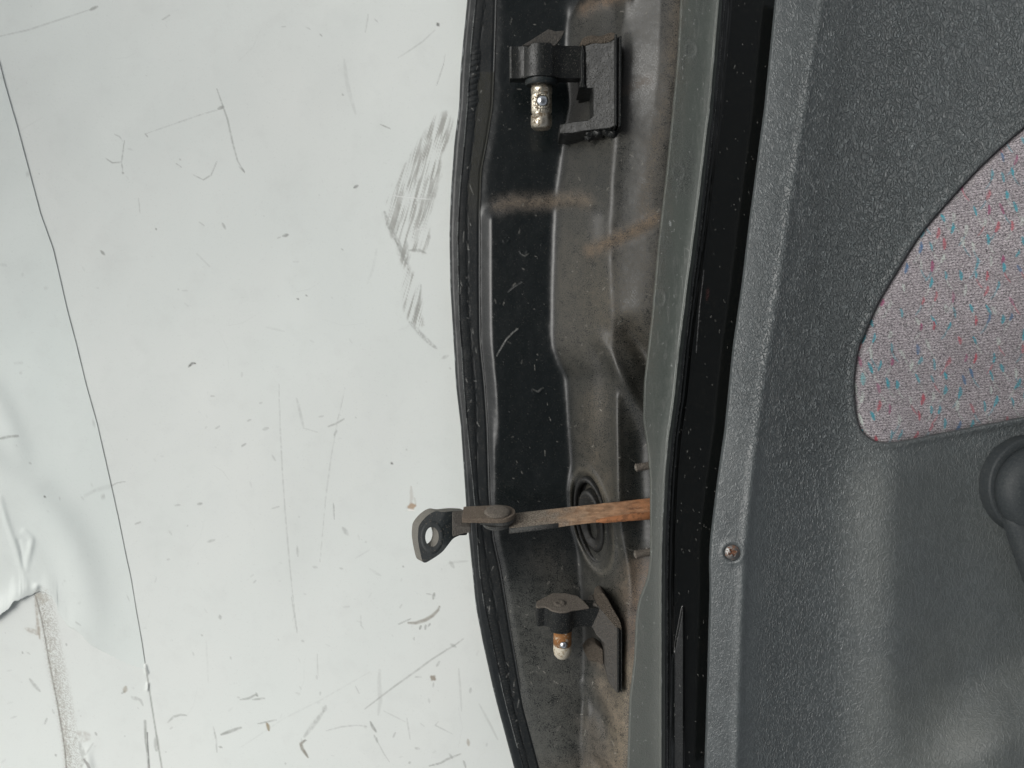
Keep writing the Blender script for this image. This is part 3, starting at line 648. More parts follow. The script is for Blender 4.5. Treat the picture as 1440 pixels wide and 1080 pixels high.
dust([(845, 850), (860, 872), (870, 895)], 8, .6, (.15, .12, .09))
dust([(835, 925), (850, 940)], 8, .4, (.15, .12, .09))
dust([(770, 790), (790, 820)], 28, .22, (.08, .07, .056))
dust([(735, 880), (760, 960), (775, 1060)], 60, .55, (.075, .077, .068))
# fine rub round the grommet
paint(Cp, .28 * np.exp(-((gd - 1.10) / .07) ** 2), (.15, .135, .105))
stroke(Cp, PXp, PYp, [(698, 501), (706, 487), (712, 477), (722, 467), (729, 462)], .9, .85, (.35, .35, .33), seed=3, rough=.2)
stroke(Cp, PXp, PYp, [(714, 411), (722, 404), (735, 396)], .9, .5, (.25, .25, .24), seed=4)
stroke(Cp, PXp, PYp, [(732, 357), (738, 360), (744, 356)], 1.1, .6, (.12, .12, .11), seed=5, rough=.2)
stroke(Cp, PXp, PYp, [(749, 547), (756, 551), (764, 545)], 1.1, .6, (.13, .13, .12), seed=6, rough=.2)
for k in range(420):
    yy = rng.random() * 1080; xx = 690 + rng.random() * 240; a = rng.random() * 6.28; l = rng.random() ** 4 * 9
    stroke(Cp, PXp, PYp, [(xx, yy), (xx + l * math.cos(a), yy + l * math.sin(a))], .55 + .5 * rng.random(), .25 + .45 * rng.random(), (.26, .25, .22), seed=k, rough=.1)
put('inner_panel', grid_mesh('inner_panel', PXp, PYp, h, Cp, skirt={'l': .004}), M['panel'], door)

# flange: raised sheet with its rounded rim
PXl, PYl, U = strip(xL, lambda y: xR(y) + 5, 90)
dr = xR(PYl) - PXl
Zl = .0735 + .0009 * np.exp(-(np.clip(dr - 1, 0, 99) / 8) ** 2) + .0009 * np.exp(-((dr - 1) / 1.7) ** 2) * (1 - .6 * sstep(600, 660, PYl) * (1 - sstep(720, 780, PYl)))
Zl = np.where(dr < 1, Zl - .0022 * (np.clip(1 - dr, 0, 9) / 6) ** 1.6, Zl)
Zl += .0005 * (fbm(PXl * .02, PYl * .01, 5, 2) - .5)
Zl -= .0008 * np.exp(-((PXl - xL(PYl)) / .9) ** 2)
Cl = np.zeros(PXl.shape + (4,))
dl_ = PXl - xL(PYl)
paint(Cl, .55 * np.exp(-(dl_ / 16) ** 2) * (1 - .5 * sstep(450, 560, PYl)) * fbm(PXl * .12, PYl * .05, 61, 4) * 1.5, (.085, .075, .058))
paint(Cl, .75 * np.clip(fbm(PXl * .03, PYl * .008, 63, 4) - .47, 0, 1) * 3, (.035, .040, .036))
paint(Cl, .5 * np.clip(fbm(PXl * .35, PYl * .06, 64, 3) - .6, 0, 1) * 4, (.11, .115, .105))
for (a, b) in ((972, 70), (955, 242), (928, 420)):
    e = np.hypot((PXl - a) / 8, (PYl - b) / 11.5)
    Zl += .00013 * np.exp(-((e - 1) / .28) ** 2) * (.2 + 1.4 * fbm(PXl * .15, PYl * .15, 31, 2)) - .0001 * (1 - sstep(.6, 1, e))
    paint(Cl, .35 * np.exp(-((e - .85) / .3) ** 2) * (.3 + .9 * fbm(PXl * .3, PYl * .3, 4)), (.12, .125, .12))
stroke(Cl, PXl, PYl, [(942, 311), (943, 318)], 2.2, .8, (.4, .42, .41), seed=3)
for pts in ([(893, 846), (902, 856), (915, 864)], [(893, 846), (896, 838)], [(917, 985), (914, 995), (919, 1005)], [(898, 870), (904, 890), (905, 905)]):
    stroke(Cl, PXl, PYl, pts, 1.4, .7, (.22, .22, .2), seed=8, rough=1.0, freq=.5)
paint(Cl, .8 * sstep(500, 900, PYl), (.108, .114, .104))
for k in range(130):
    yy = rng.random() * 1080; xx = xL(yy) + rng.random() * 50; stroke(Cl, PXl, PYl, [(xx, yy), (xx + rng.normal() * 1.5, yy + rng.normal() * 2)], .6, .6, (.3, .31, .3), seed=k, rough=.1)
for k in range(50):
    yy = rng.random() * 1080; stroke(Cl, PXl, PYl, [(xR(yy) - .5, yy), (xR(yy + 10) - .5, yy + 10)], .8, .4, (.3, .31, .3), seed=k, rough=.3)
put('flange', grid_mesh('flange', PXl, PYl, Zl, Cl, skirt={'l': .0700}), M['flange'], door)

# glossy channel between flange and trim, with fine fold lines beside the rim
PXc, PYc, U = strip(lambda y: xR(y) + 4, lambda y: xT(y) + 14, 110)
dr = PXc - xR(PYc)
Zc = .0728 - .0030 * sstep(3, 15, dr) - .0016 * sstep(14, 18, dr)
Zc += .00045 * np.exp(-((dr - 8) / 1.1) ** 2) + .0004 * np.exp(-((dr - 12.5) / 1.1) ** 2)
Zc += .00025 * (fbm(PXc * .35, PYc * .02, 8, 2) - .5) * (1 - sstep(14, 20, dr)) * 2
Zc += .0006 * (fbm(PXc * .006, PYc * .003, 3, 2) - .5)
# wedge-shaped reflection low down, put into a raised step and a lighter tint
wl = np.interp(PYc, [855, 935, 1110], [959.5, 944, 940]); wr = np.interp(PYc, [855, 1110], [961.5, 961.5])
inw = sstep(-1.5, 1.5, PXc - wl) * (1 - sstep(-.8, .8, PXc - wr)) * sstep(850, 862, PYc)
Zc += inw * (.0035 - .0035 * np.clip((wr - PXc) / 20, 0, 1))
Cc = np.zeros(PXc.shape + (4,))
paint(Cc, inw * .12, (.05, .056, .056))
paint(Cc, .35 * np.exp(-((dr - 8) / 1.4) ** 2) * vnoise(PYc * .2, PXc * .6, 4) , (.12, .125, .12))
stroke(Cc, PXc, PYc, [(990, 380), (984, 430), (979, 495)], .8, .5, (.2, .2, .2), seed=3, rough=.5)
stroke(Cc, PXc, PYc, [(996, 405), (994, 422)], 3.5, .3, (.06, .012, .01), seed=4, rough=.6)
for k in range(110):
    yy = rng.random() * 1080; xx = xR(yy) + 12 + rng.random() * 60; stroke(Cc, PXc, PYc, [(xx, yy), (xx + rng.normal() * 1, yy + rng.normal() * 2)], .6, .5, (.22, .22, .2), seed=k, rough=.1)
put('frame_channel', grid_mesh('frame_channel', PXc, PYc, Zc, Cc), M['gloss'], door)

# ------------------------------------------------------------------ trim panel
def leather(name, base):
    m, nt, b = new_mat(name)
    # skin-like grain: warped cells, stretched a little across the ridge direction
    mp = scaled(nt, 1.0, .62, 1.0, 0.55)
    nz = nt.nodes.new('ShaderNodeTexNoise'); nz.inputs['Scale'].default_value = 260; nz.inputs['Detail'].default_value = 2
    nt.links.new(mp, nz.inputs['Vector'])
    ad = nt.nodes.new('ShaderNodeVectorMath'); ad.operation = 'MULTIPLY_ADD'
    ad.inputs[1].default_value = (.0016, .0016, .0016)
    nt.links.new(nz.outputs['Color'], ad.inputs[0]); nt.links.new(mp, ad.inputs[2])
    wn = noise(nt, 350, 1.5, .5, ad.outputs[0]); wn2 = noise(nt, 560, 1, .5, ad.outputs[0])
    def worms(v, wd): return ramp(nt, math_n(nt, 'ABSOLUTE', math_n(nt, 'SUBTRACT', v, .5)), 0.0, wd, 1.0, 0.0)
    cell = math_n(nt, 'MAXIMUM', worms(wn, .055), math_n(nt, 'MULTIPLY', worms(wn2, .06), .7))
    n1 = noise(nt, 1000, 3, .6, mp); n2 = noise(nt, 380, 3, .55, mp)
    at = nt.nodes.new('ShaderNodeAttribute'); at.attribute_name = 'wear'
    sep = nt.nodes.new('ShaderNodeSeparateColor'); nt.links.new(at.outputs['Color'], sep.inputs[0])
    grain = sep.outputs[0]      # how deep the grain is moulded here
    hgt = math_n(nt, 'ADD', math_n(nt, 'MULTIPLY', cell, .75), math_n(nt, 'ADD', math_n(nt, 'MULTIPLY', n1, .4), math_n(nt, 'MULTIPLY', n2, .5)))
    hgt = math_n(nt, 'MULTIPLY', hgt, grain)
    big = noise(nt, 18, 4); mid = noise(nt, 120, 4)
    specks = math_n(nt, 'MULTIPLY', ramp(nt, noise(nt, 1700, 1, .5), .70, .76), at.outputs['Alpha'])
    film = math_n(nt, 'MULTIPLY', ramp(nt, big, .3, .7, .3, 1), math_n(nt, 'MULTIPLY', at.outputs['Alpha'], .35))
    c = mixc(nt, ramp(nt, mid, .35, .7), base, tuple(x * 1.18 for x in base))
    c = mixc(nt, math_n(nt, 'MULTIPLY', math_n(nt, 'MULTIPLY', cell, math_n(nt, 'ADD', math_n(nt, 'MULTIPLY', grain, .6), .22)), 1.0, True), c, tuple(min(1, x * 2.2) for x in base))
    c = mixc(nt, film, c, (.115, .12, .10))
    c = mixc(nt, math_n(nt, 'MULTIPLY', specks, .6), c, (.28, .28, .24))
    nt.links.new(c, b.inputs['Base Color'])
    nt.links.new(math_n(nt, 'ADD', ramp(nt, mid, .3, .7, .34, .44), math_n(nt, 'MULTIPLY', film, .5)), b.inputs['Roughness'])
    b.inputs['Specular IOR Level'].default_value = .6
    bump(nt, b, hgt, .00130)
    return m
M['trim'] = leather('grained_grey_plastic', (.056, .064, .066))
M['winder'] = painted('matte_dark_plastic', (.021, .026, .029), .55, dust=(.2, .2, .18), film=.08, speck=.15, spec=.3, bumpy=.00003)

win = [(1475, 150), (1439, 180), (1386, 227), (1339, 277), (1294, 330), (1255.5, 391), (1233, 430), (1214, 474), (1207.5, 489), (1201, 530), (1202, 567.5), (1207, 597), (1219, 614), (1237.5, 622), (1260, 622), (1312, 612), (1440, 587), (1560, 563)]
win = catmull(win, 6)
PXt, PYt, U = strip(xT, lambda y: 0 * y + 1475, 390)
ys_old = ys
zt_edge, zt_rid = .0840, .0905
def trim_z(px, py):
    k = xK(py); a = (px - xT(py)) / (k - xT(py)); dx = px - k
    left = zt_edge + (zt_rid - zt_edge) * np.clip(a, 0, 1) ** .9
    val = np.interp(py, [0, 250, 500, 700, 1080], [.0006, .0060, .0110, .0115, .0095])      # depth of the valley right of the ridge
    vw = np.interp(py, [0, 300, 600, 1080], [120, 130, 120, 125])
    right = zt_rid - val * np.sin(np.clip(dx / vw, 0, 1) * math.pi / 2)
    # low down, the panel climbs again to a soft shoulder and falls off towards the winder
    lo = sstep(520, 700, py)
    sh = np.interp(py, [540, 700, 900, 1080], [1178, 1176, 1175, 1180])
    right = right + lo * (.0100 * sstep(-10, 90, px - sh) - .0055 * sstep(60, 190, px - sh))
    right = right + .022 * sstep(960, 1100, py + (px - 1300) * .35) * sstep(1240, 1420, px)
    right = right + (1 - sstep(380, 620, py)) * .036 * np.clip((dx - 50) / 330, 0, 1.2) ** 1.2
    return np.where(dx < 0, left, right)
k_ = xK(PYt); dx = PXt - k_
lo = sstep(540, 700, PYt); up = 1 - sstep(380, 620, PYt)
Zt = trim_z(PXt, PYt)
Zt = blur(Zt, 3, 2.6) + .0008 * np.exp(-((PXt - xK(PYt) + 1) / 7) ** 2)
Zt -= .0016 * np.exp(-((PXt - xT(PYt)) / 1.1) ** 2)
dw, _ = pl_dist(PXt, PYt, win)
inside = in_poly(PXt, PYt, win + [(1560, 150)])
sd_ = np.where(inside, -dw, dw)
Zt += .0012 * np.exp(-((sd_ - 4) / 5) ** 2)                 # raised lip round the insert
Zt -= .0075 * (1 - sstep(-2.4, .4, sd_))
# seat of the screw
sdist = np.hypot(PXt - 1030, PYt - 777); Zt += .0006 * np.exp(-((sdist - 15) / 4) ** 2) - .0008 * (1 - sstep(9, 14, sdist))
Zt += .0010 * (fbm(PXt * .008, PYt * .008, 15, 3) - .5)
grain = np.clip(.12 + .20 * sstep(6, 40, dx) + .85 * np.exp(-((dx - 70) / 75) ** 2) * (1 - .72 * sstep(520, 760, PYt)) + .35 * (dx > 100) * (1 - sstep(450, 620, PYt)) - .18 * lo, 0.12, 1.3)
grain = blur(grain, 6, 6)
Ct = np.zeros(PXt.shape + (4,)); Ct[..., 0] = grain
Ct[..., 3] = np.clip(.10 + .9 * lo * sstep(1150, 1330, PXt) * (.4 + .6 * sstep(820, 1000, PYt)) + .5 * np.exp(-(np.hypot(PXt - 1405, (PYt - 755) * .8) / 40) ** 2)
                     + .55 * lo * np.exp(-((PXt - 1225) / 45) ** 2), 0, 1)
trim = put('trim_panel', grid_mesh('trim_panel', PXt, PYt, Zt, Ct, skirt={'l': .0806}), M['trim'], door)

# fabric insert
def fabric():
    m, nt, b = new_mat('woven_grey_pink_cloth')
    at = nt.nodes.new('ShaderNodeAttribute'); at.attribute_name = 'wear'
    warp = scaled(nt, 1, 1, 1, -.09)
    wv = nt.nodes.new('ShaderNodeTexWave'); wv.wave_type = 'BANDS'; wv.bands_direction = 'Y'; wv.inputs['Scale'].default_value = 190
    wv.inputs['Distortion'].default_value = 1.6; wv.inputs['Detail'].default_value = 3; wv.inputs['Detail Scale'].default_value = 3
    nt.links.new(warp, wv.inputs['Vector'])
    n1 = noise(nt, 1250, 2, .8, scaled(nt, .75, 1.2, 1, -.09)); n2 = noise(nt, 60, 3)
    c = mixc(nt, ramp(nt, n1, .33, .67), (.034, .031, .036), (.52, .48, .495))
    c = mixc(nt, ramp(nt, wv.outputs['Fac'], 0, .5, .40, 0.0), c, (.075, .062, .068))
    c = mixc(nt, ramp(nt, n2, .4, .7, 0, .25), c, (.13, .118, .124))
    thr = ramp(nt, n1, .36, .56, .15, 1.0)
    c = mixc(nt, math_n(nt, 'MULTIPLY', at.outputs['Alpha'], thr, True), c, at.outputs['Color'])
    nt.links.new(c, b.inputs['Base Color']); b.inputs['Roughness'].default_value = .95
    b.inputs['Specular IOR Level'].default_value = .1
    b.inputs['Sheen Weight'].default_value = .25
    h = math_n(nt, 'ADD', math_n(nt, 'MULTIPLY', wv.outputs['Fac'], .5), n1)
    bump(nt, b, h, .0003)
    return m
M['cloth'] = fabric()
fx = np.arange(1190, 1476, 1.1); fy = np.arange(140, 640, 1.1)
FX, FY = np.meshgrid(fx, fy)
dW, _ = pl_dist(FX, FY, win); insF = in_poly(FX, FY, win + [(1560, 150)])
sdf = np.where(insF, dW, -dW)
Zbase = blur(np.maximum(trim_z(FX, FY), .0), 8, 8) - .0022 - .004 * sstep(560, 610, FY) * 0
ZF = Zbase - .0026 + .0044 * np.sqrt(np.clip(1 - (1 - np.clip((sdf + 1) / 18, 0, 1)) ** 2, 0, 1)) - .004 * (sdf < -1)
CF = np.zeros(FX.shape + (4,))
cols = {'t': (.03, .26, .32), 'r': (.40, .035, .06), 'l': (.42, .47, .43), 'b': (.04, .12, .24), 'p': (.26, .04, .12)}
row = 0
r = np.random.default_rng(3)
yy0 = 150.0
while yy0 < 640:
    xx0 = 1195 + (row % 2) * 13
    while xx0 < 1480:
        x0 = xx0 + r.normal() * 3.0; y0 = yy0 + (xx0 - 1195) * -.12 + r.normal() * 4
        kd = r.choice(['t', 'r', 'l', 't', 't', 'r', 'l', 'b', 't', 'p'])
        lean = r.normal() * 2.2 + (2.5 if row % 2 else -2.5); ln = 9 + r.random() * 6
        L = r.random()
        if L > .12:
            stroke(CF, FX, FY, [(x0, y0), (x0 + lean * .3 + 1, y0 + ln * .4), (x0 + lean, y0 + ln)], 2.1 + 1.6 * r.random(), (.8 + .6 * r.random()) * (.8 if kd in 'rlp' else 1), cols[kd], seed=int(x0), rough=.5, freq=.5)
        if L > .35:
            k2 = r.choice(['l', 'l', 'r', 't'])
            stroke(CF, FX, FY, [(x0 + lean, y0 + ln), (x0 + lean + 4 * np.sign(lean), y0 + ln + 8), (x0 + lean + 9 * np.sign(lean), y0 + ln + 14)], 1.6, .55, cols[k2], seed=int(y0), rough=.6, freq=.5)
        xx0 += 20 + r.normal() * 1.5
    yy0 += 23; row += 1
stroke(CF, FX, FY, [(1213, 526), (1214, 540)], 5, .8, (.12, .36, .37), seed=2, rough=.4)
put('fabric_insert', grid_mesh('fabric_insert', FX, FY, ZF, CF), M['cloth'], trim).location = (0, 0, 0)

# ------------------------------------------------------------------ solids: frames, lathes, extrusions
class Fr:
    """local frame in photo units at (px,py,z): x right, y up along the hinge axis, z to the viewer; tilted by a about x, b about z"""
    def __init__(s, px, py, z, a=0, b=0, c=0):
        s.o = P(px, py, z); s.k = sc(z)
        s.m = Matrix.Rotation(b, 3, 'Z') @ Matrix.Rotation(a, 3, 'X') @ Matrix.Rotation(c, 3, 'Y')
    def __call__(s, x, y, z): return s.o + s.m @ Vector((x * s.k, y * s.k, z * s.k))
def lathe(bm, fr, prof, n=40, mod=None, axis='y', cx=0, cz=0, jit=0):
    rings = []
    for (t, r) in prof:
        ring = []
        for i in range(n):
            th = 2 * math.pi * i / n
            rr = r * (mod(t, th) if mod else 1) + (random.uniform(-jit, jit) if r > 0.5 else 0)
            if axis == 'y': p = fr(cx + rr * math.cos(th), t, cz + rr * math.sin(th))
            elif axis == 'x': p = fr(t, cx + rr * math.cos(th), cz + rr * math.sin(th))
            else: p = fr(cx + rr * math.cos(th), cz + rr * math.sin(th), t)
            ring.append(bm.verts.new(p))
        rings.append(ring)
    for a, b in zip(rings[:-1], rings[1:]):
        for i in range(n):
            bm.faces.new((a[i], a[(i + 1) % n], b[(i + 1) % n], b[i]))
    for rg in (rings[0], rings[-1]):
        try: bm.faces.new(rg)
        except Exception: pass
def extrude(bm, fr, sect, y0, y1, plane='xz', seg=1):
    """closed polygon extruded; plane xz -> along y, xy -> along z"""
    L = []
    for k in range(seg + 1):
        t = y0 + (y1 - y0) * k / seg
        L.append([bm.verts.new(fr(x, t, z) if plane == 'xz' else fr(x, z, t)) for x, z in sect])
    n = len(sect)
    for a, b in zip(L[:-1], L[1:]):
        for i in range(n): bm.faces.new((a[i], a[(i + 1) % n], b[(i + 1) % n], b[i]))
    bm.faces.new(L[0]); bm.faces.new(L[-1])
def done(name, bm, mat, parent, bevel=0.0, seg=2, smooth=True, sub=0):
    bmesh.ops.recalc_face_normals(bm, faces=bm.faces)
    me = bpy.data.meshes.new(name); bm.to_mesh(me); bm.free()
    o = put(name, me, mat, parent, smooth)
    if parent is not None and parent.type == 'MESH': o.location = (0, 0, 0)
    if bevel:
        b = o.modifiers.new('bevel', 'BEVEL'); b.width = bevel; b.segments = seg; b.limit_method = 'ANGLE'; b.angle_limit = math.radians(35)
        o.modifiers.new('wn', 'WEIGHTED_NORMAL')
    if sub:
        o.modifiers.new('sub', 'SUBSURF').levels = sub; o.modifiers['sub'].render_levels = sub
    return o
def arc(cx, cz, r, a0, a1, n=10):
    return [(cx + r * math.cos(math.radians(a0 + (a1 - a0) * i / n)), cz + r * math.sin(math.radians(a0 + (a1 - a0) * i / n))) for i in range(n + 1)]
def hull_poly(bm, top, zt, zb, px0=0):
    """prism: polygon given in photo units at height zt, walls straight down to zb"""
    a = [bm.verts.new(P(x, y, zt if not callable(zt) else zt(x, y))) for x, y in top]
    b = []
    for v in a:
        b.append(bm.verts.new((v.co.x, v.co.y, zb)))
    n = len(a)
    for i in range(n): bm.faces.new((a[i], b[i], b[(i + 1) % n], a[(i + 1) % n]))
    bm.faces.new(a); bm.faces.new(list(reversed(b)))

# ---- upper hinge
hz = .046
F1 = Fr(762, 87, hz, math.radians(8), 0)
hu = empty('hinge', P(800, 110, .03) , None); hu.parent = door; hu.location = P(800, 110, .03) - door.location
hu['label'] = 'upper hinge leaf with a shiny plated pin'
def knuckle(fr, w_, h0, h1):
    bm = bmesh.new()
    sect = [(-46, -22), (-46, -3), (-45, 1), (-42, 2), (-34, 1)] + arc(-1, -8, 27, 152, 52, 14) + [(24, 6), (34, 3), (60, 3), (62, -22)]
    extrude(bm, fr, sect, h0, h1, seg=1)
    return bm
done('knuckle', knuckle(F1, 0, -23, 21), M['hinge'], hu, .0006)
bm = bmesh.new()            # thin dog-eared cap over the knuckle
cap = [(-28, -2), (-10, 9), (8, 21), (18, 18), (31, 19), (26, 8), (18, -2)]
a_ = [bm.verts.new(F1(x, 20 + y * .9, 15 + .1 * y)) for x, y in cap]; b_ = [bm.verts.new(F1(x, 18.6 + y * .9, 12.5 + .1 * y)) for x, y in cap]
c_ = [bm.verts.new(F1(x * .9, 20, -6)) for x, y in cap]
n = len(cap)
for i in range(n): bm.faces.new((a_[i], b_[i], b_[(i + 1) % n], a_[(i + 1) % n]))
bm.faces.new(a_); bm.faces.new(list(reversed(b_)))
for v_ in c_: bm.verts.remove(v_)
done('cap', bm, M['leaf_dusty'], hu, .0003)
bm = bmesh.new()
lathe(bm, F1, [(-31, 0), (-31, 22), (-27, 23.5), (-23, 23)], 40, jit=.25, cz=-6)
done('washer', bm, M['washer'], hu, .0002)
def knurl(t, th):
    if -68 < t < -43: return 1 + .035 * (1 if math.sin(th * 26) > 0 else -1)
    return 1
bm = bmesh.new()
Pn = [(-22, 14), (-33, 14.2), (-34, 15), (-42, 15), (-43, 14), (-45, 14.2), (-50, 14.2), (-56, 14.2), (-62, 14.2), (-67, 14.2), (-69, 13.2), (-71, 13.2), (-72, 15), (-84, 15.2), (-88, 14), (-91, 11), (-92, 0)]
lathe(bm, F1, Pn, 104, knurl, cz=-6)
pin = done('pin', bm, M['pin'], hu)
bm = bmesh.new(); bmesh.ops.create_uvsphere(bm, u_segments=28, v_segments=16, radius=8.2 * sc(hz))
for v_ in bm.verts: v_.co.z *= .6; v_.co += F1(1, -54, 7.6)
done('ball', bm, M['ball'], pin)
bm = bmesh.new()
for i in range(40):
    pass
fr2 = F1
ring = []
for k in range(36):
    th = k / 36 * 2 * math.pi; rg = []
    for j in range(8):
        ph = j / 8 * 2 * math.pi; rr = 9.6 + 1.1 * math.cos(ph)
        rg.append(bm.verts.new(F1(1 + rr * math.cos(th), -54 + rr * math.sin(th) * 1.1, 8.9 + 1.1 * math.sin(ph) - .036 * (rr * math.cos(th)) ** 2)))
    ring.append(rg)
for k in range(36):
    for j in range(8): bm.faces.new((ring[k][j], ring[(k + 1) % 36][j], ring[(k + 1) % 36][(j + 1) % 8], ring[k][(j + 1) % 8]))
done('socket', bm, M['pin'], pin)

# mounting leaf
def slope(pts):   # bilinear-ish plane through 3 points ((x,y,z)...)
    A = np.array([[p[0], p[1], 1] for p in pts]); s_ = np.linalg.lstsq(A, np.array([p[2] for p in pts]), rcond=None)[0]
    return lambda x, y: float(s_[0] * x + s_[1] * y + s_[2])
bm = bmesh.new()
hull_poly(bm, [(818, 64), (824, 52), (832, 49), (845, 50), (858, 46), (864, 47), (866, 60), (866, 176), (858, 180), (822, 184), (806, 187), (787, 188), (787, 175), (806, 171), (826, 169), (834, 163), (834, 124), (818, 124)], slope([(820, 50, .0515), (866, 50, .066), (820, 180, .0500)]), .018)
done('leaf', bm, M['hinge'], hu, .0006)
bm = bmesh.new()
hull_poly(bm, [(864.5, 48), (868, 48), (867.5, 176), (864.8, 176)], .0685, .03)
hull_poly(bm, [(870.5, 50), (874.2, 50), (873.4, 176), (870, 179)], .0675, .03)
hull_poly(bm, [(867, 52), (871.5, 52), (871, 174), (867, 174)], .0645, .03)
done('edge_strip', bm, M['hinge'], hu, .0003)
bm = bmesh.new()
hull_poly(bm, [(817, 76), (819.5, 62), (822, 72), (822, 118), (824, 122), (814, 123), (817.5, 112)], .0535, .03)
done('bracket_lip', bm, M['hinge'], hu, .0003)
bm = bmesh.new()
lump = catmull([(815, 63), (820, 53), (832, 49), (845, 50), (858, 45), (866, 47), (863, 55), (850, 60), (835, 60), (822, 64)], 4)
hull_poly(bm, lump, slope([(820, 50, .0525), (866, 50, .067), (820, 64, .0525)]), .03)
done('dust_cake', bm, M['brown_dust'], hu, .0008)
def lumps(name, spots, mat, parent):
    bm = bmesh.new()
    for (x, y, z, r1, r2, r3) in spots:
        m4 = Matrix.Translation(P(x, y, z)) @ Matrix.Diagonal((r1 * K, r2 * K, r3 * K, 1))
        g_ = bmesh.ops.create_icosphere(bm, subdivisions=3, radius=1, matrix=m4)
        for v_ in g_['verts']:
            nzz = float(fbm(v_.co.x * 900 + v_.co.z * 500, v_.co.y * 900, 5, 2)) - .5
            v_.co += (v_.co - P(x, y, z)) * nzz * .7
    return done(name, bm, mat, parent)
lumps('weld_or_flake', [(832, 187, .046, 9, 7, 8), (843, 187, .05, 9, 6, 8), (854, 184, .053, 8, 7, 8), (862, 187, .055, 7, 6, 7), (828, 193, .044, 6, 5, 6)], M['hinge'], hu)
lumps('weld_or_flake', [(882, 72, .054, 4, 14, 3), (889, 88, .056, 4, 9, 3), (885, 108, .055, 5, 8, 3)], M['leaf_dusty'], hu)  # small lifted flake beside the leaf, shaped as lumps

# ---- lower hinge
hz2 = .046
F2 = Fr(790, 868, hz2, math.radians(15), 0)
hl = empty('hinge', (0, 0, 0)); hl.parent = door; hl.location = P(830, 900, .03) - door.location
hl['label'] = 'lower hinge leaf caked in brown dust with a short rusty pin'
bm = bmesh.new()
sect = [(-36, -20), (-36, -2), (-35, 1), (-31, 2), (-25, 0)] + arc(-1, -7, 21, 152, 48, 14) + [(18, 5), (27, 2), (52, 3), (54, -20)]
extrude(bm, F2, sect, -14, 16)
done('knuckle', bm, M['hinge'], hl, .0006)
bm = bmesh.new()
extrude(bm, F2, [(-17, -20), (-17, 2)] + arc(-1, -7, 20.4, 140, 40, 12) + [(16, -20)], -19, -10)
done('collar', bm, M['hinge'], hl, .0006)
bm = bmesh.new()
topc = [(-37, 2.5), (-33, 3.5), (-24, 2)] + arc(-1, -6, 22, 150, 50, 12) + [(24, 8), (38, 4), (32, -12), (24, -26), (6, -34), (-12, -34), (-22, -24), (-35, -12)]
extrude(bm, F2, topc, 15.5, 18.5)
capo = done('cap', bm, M['steel_dust'], hl, .0005)
bm = bmesh.new()
lathe(bm, F2, [(18, 9), (19.6, 8), (19.8, 3.4), (18.8, 2.5), (18.6, 0)], 30, cx=-3, cz=-6, jit=.3)
done('rivet', bm, M['steel_dust'], hl)
bm = bmesh.new()
lathe(bm, F2, [(-14, 12.6), (-20, 12.8), (-30, 12.8), (-46, 12.9)], 48, cz=-6, jit=.12, cx=2)
pin2 = done('pin', bm, M['pin_rusty'], hl)
bm = bmesh.new()
lathe(bm, F2, [(-46, 12.9), (-57, 12.8), (-63, 11.5), (-67, 8.5), (-69.5, 4.5), (-70, 0)], 48, cz=-6, jit=.12, cx=2)
done('pin_tip', bm, M['pin_cream'], pin2)
bm = bmesh.new(); bmesh.ops.create_uvsphere(bm, u_segments=28, v_segments=16, radius=5.8 * sc(hz2))
for v_ in bm.verts: v_.co.z *= .8; v_.co += F2(3, -40, 6)
done('ball', bm, M['ball'], pin2)
bm = bmesh.new()
hull_poly(bm, [(832, 852), (838, 848), (846, 858), (872, 884), (872, 974), (867, 974), (857, 962), (851, 940), (850, 905), (838, 893), (834, 884), (828, 880)], slope([(832, 852, .0455), (872, 884, .0580), (850, 950, .0510)]), .02)
done('leaf', bm, M['leaf_dusty'], hl, .0006)
bm = bmesh.new()
hull_poly(bm, [(868.6, 884), (871.2, 884), (871.2, 974), (868.8, 974)], .0605, .03)
hull_poly(bm, [(873, 884), (875.2, 886), (875, 972), (873, 975)], .0597, .03)
done('edge_strip', bm, M['hinge'], hl, .0003)
bm = bmesh.new()
hull_poly(bm, catmull([(838, 852), (840, 838), (847, 834), (853, 840), (862, 856), (872, 874), (874, 886), (868, 884), (852, 866)], 4), slope([(840, 838, .0475), (874, 886, .0600), (850, 866, .0510)]), .03)
done('dust_cake', bm, M['brown_dust'], hl, .0012)
bm = bmesh.new()
hull_poly(bm, [(820, 914), (826, 909), (838, 906), (848, 914), (849, 936), (840, 932), (828, 930)], slope([(820, 914, .030), (849, 936, .046), (838, 906, .04)]), .02)
done('lower_tab', bm, M['brown_dust'], hl, .001)

# ---- rubber grommet round the strap opening (sits square on the sloping face)
gz = float(np.interp(834, [812, 870], [.0165, .056])) - .001
Ug = Vector((-.185, .98, .06)).normalized(); Vg = Vector((.70, .10, .715)).normalized(); Vg = (Vg - Ug * Vg.dot(Ug)).normalized()
Wg = Vg.cross(Ug); Wg = Wg if Wg.z > 0 else -Wg
class FG:
    def __init__(s, px, py, z, ru, rv): s.o = P(px, py, z); s.k = sc(z); s.ru, s.rv = ru, rv
    def ring(s, r, h, n=64, du=0, dv=0):
        return [s.o + Ug * (s.ru * r * math.cos(t) + du) * s.k + Vg * (s.rv * r * math.sin(t) + dv) * s.k + Wg * h * s.k for t in [2 * math.pi * i / n for i in range(n)]]
def rings_mesh(name, rl, mat, parent, cap=True, jit=0):
    bm = bmesh.new(); L = []
    for rg in rl: L.append([bm.verts.new(p + Vector([random.uniform(-jit, jit) for _ in range(3)])) for p in rg])
    n = len(L[0])
    for a, b in zip(L[:-1], L[1:]):
        for i in range(n): bm.faces.new((a[i], a[(i + 1) % n], b[(i + 1) % n], b[i]))
    if cap: bm.faces.new(L[-1])
    return done(name, bm, mat, parent)
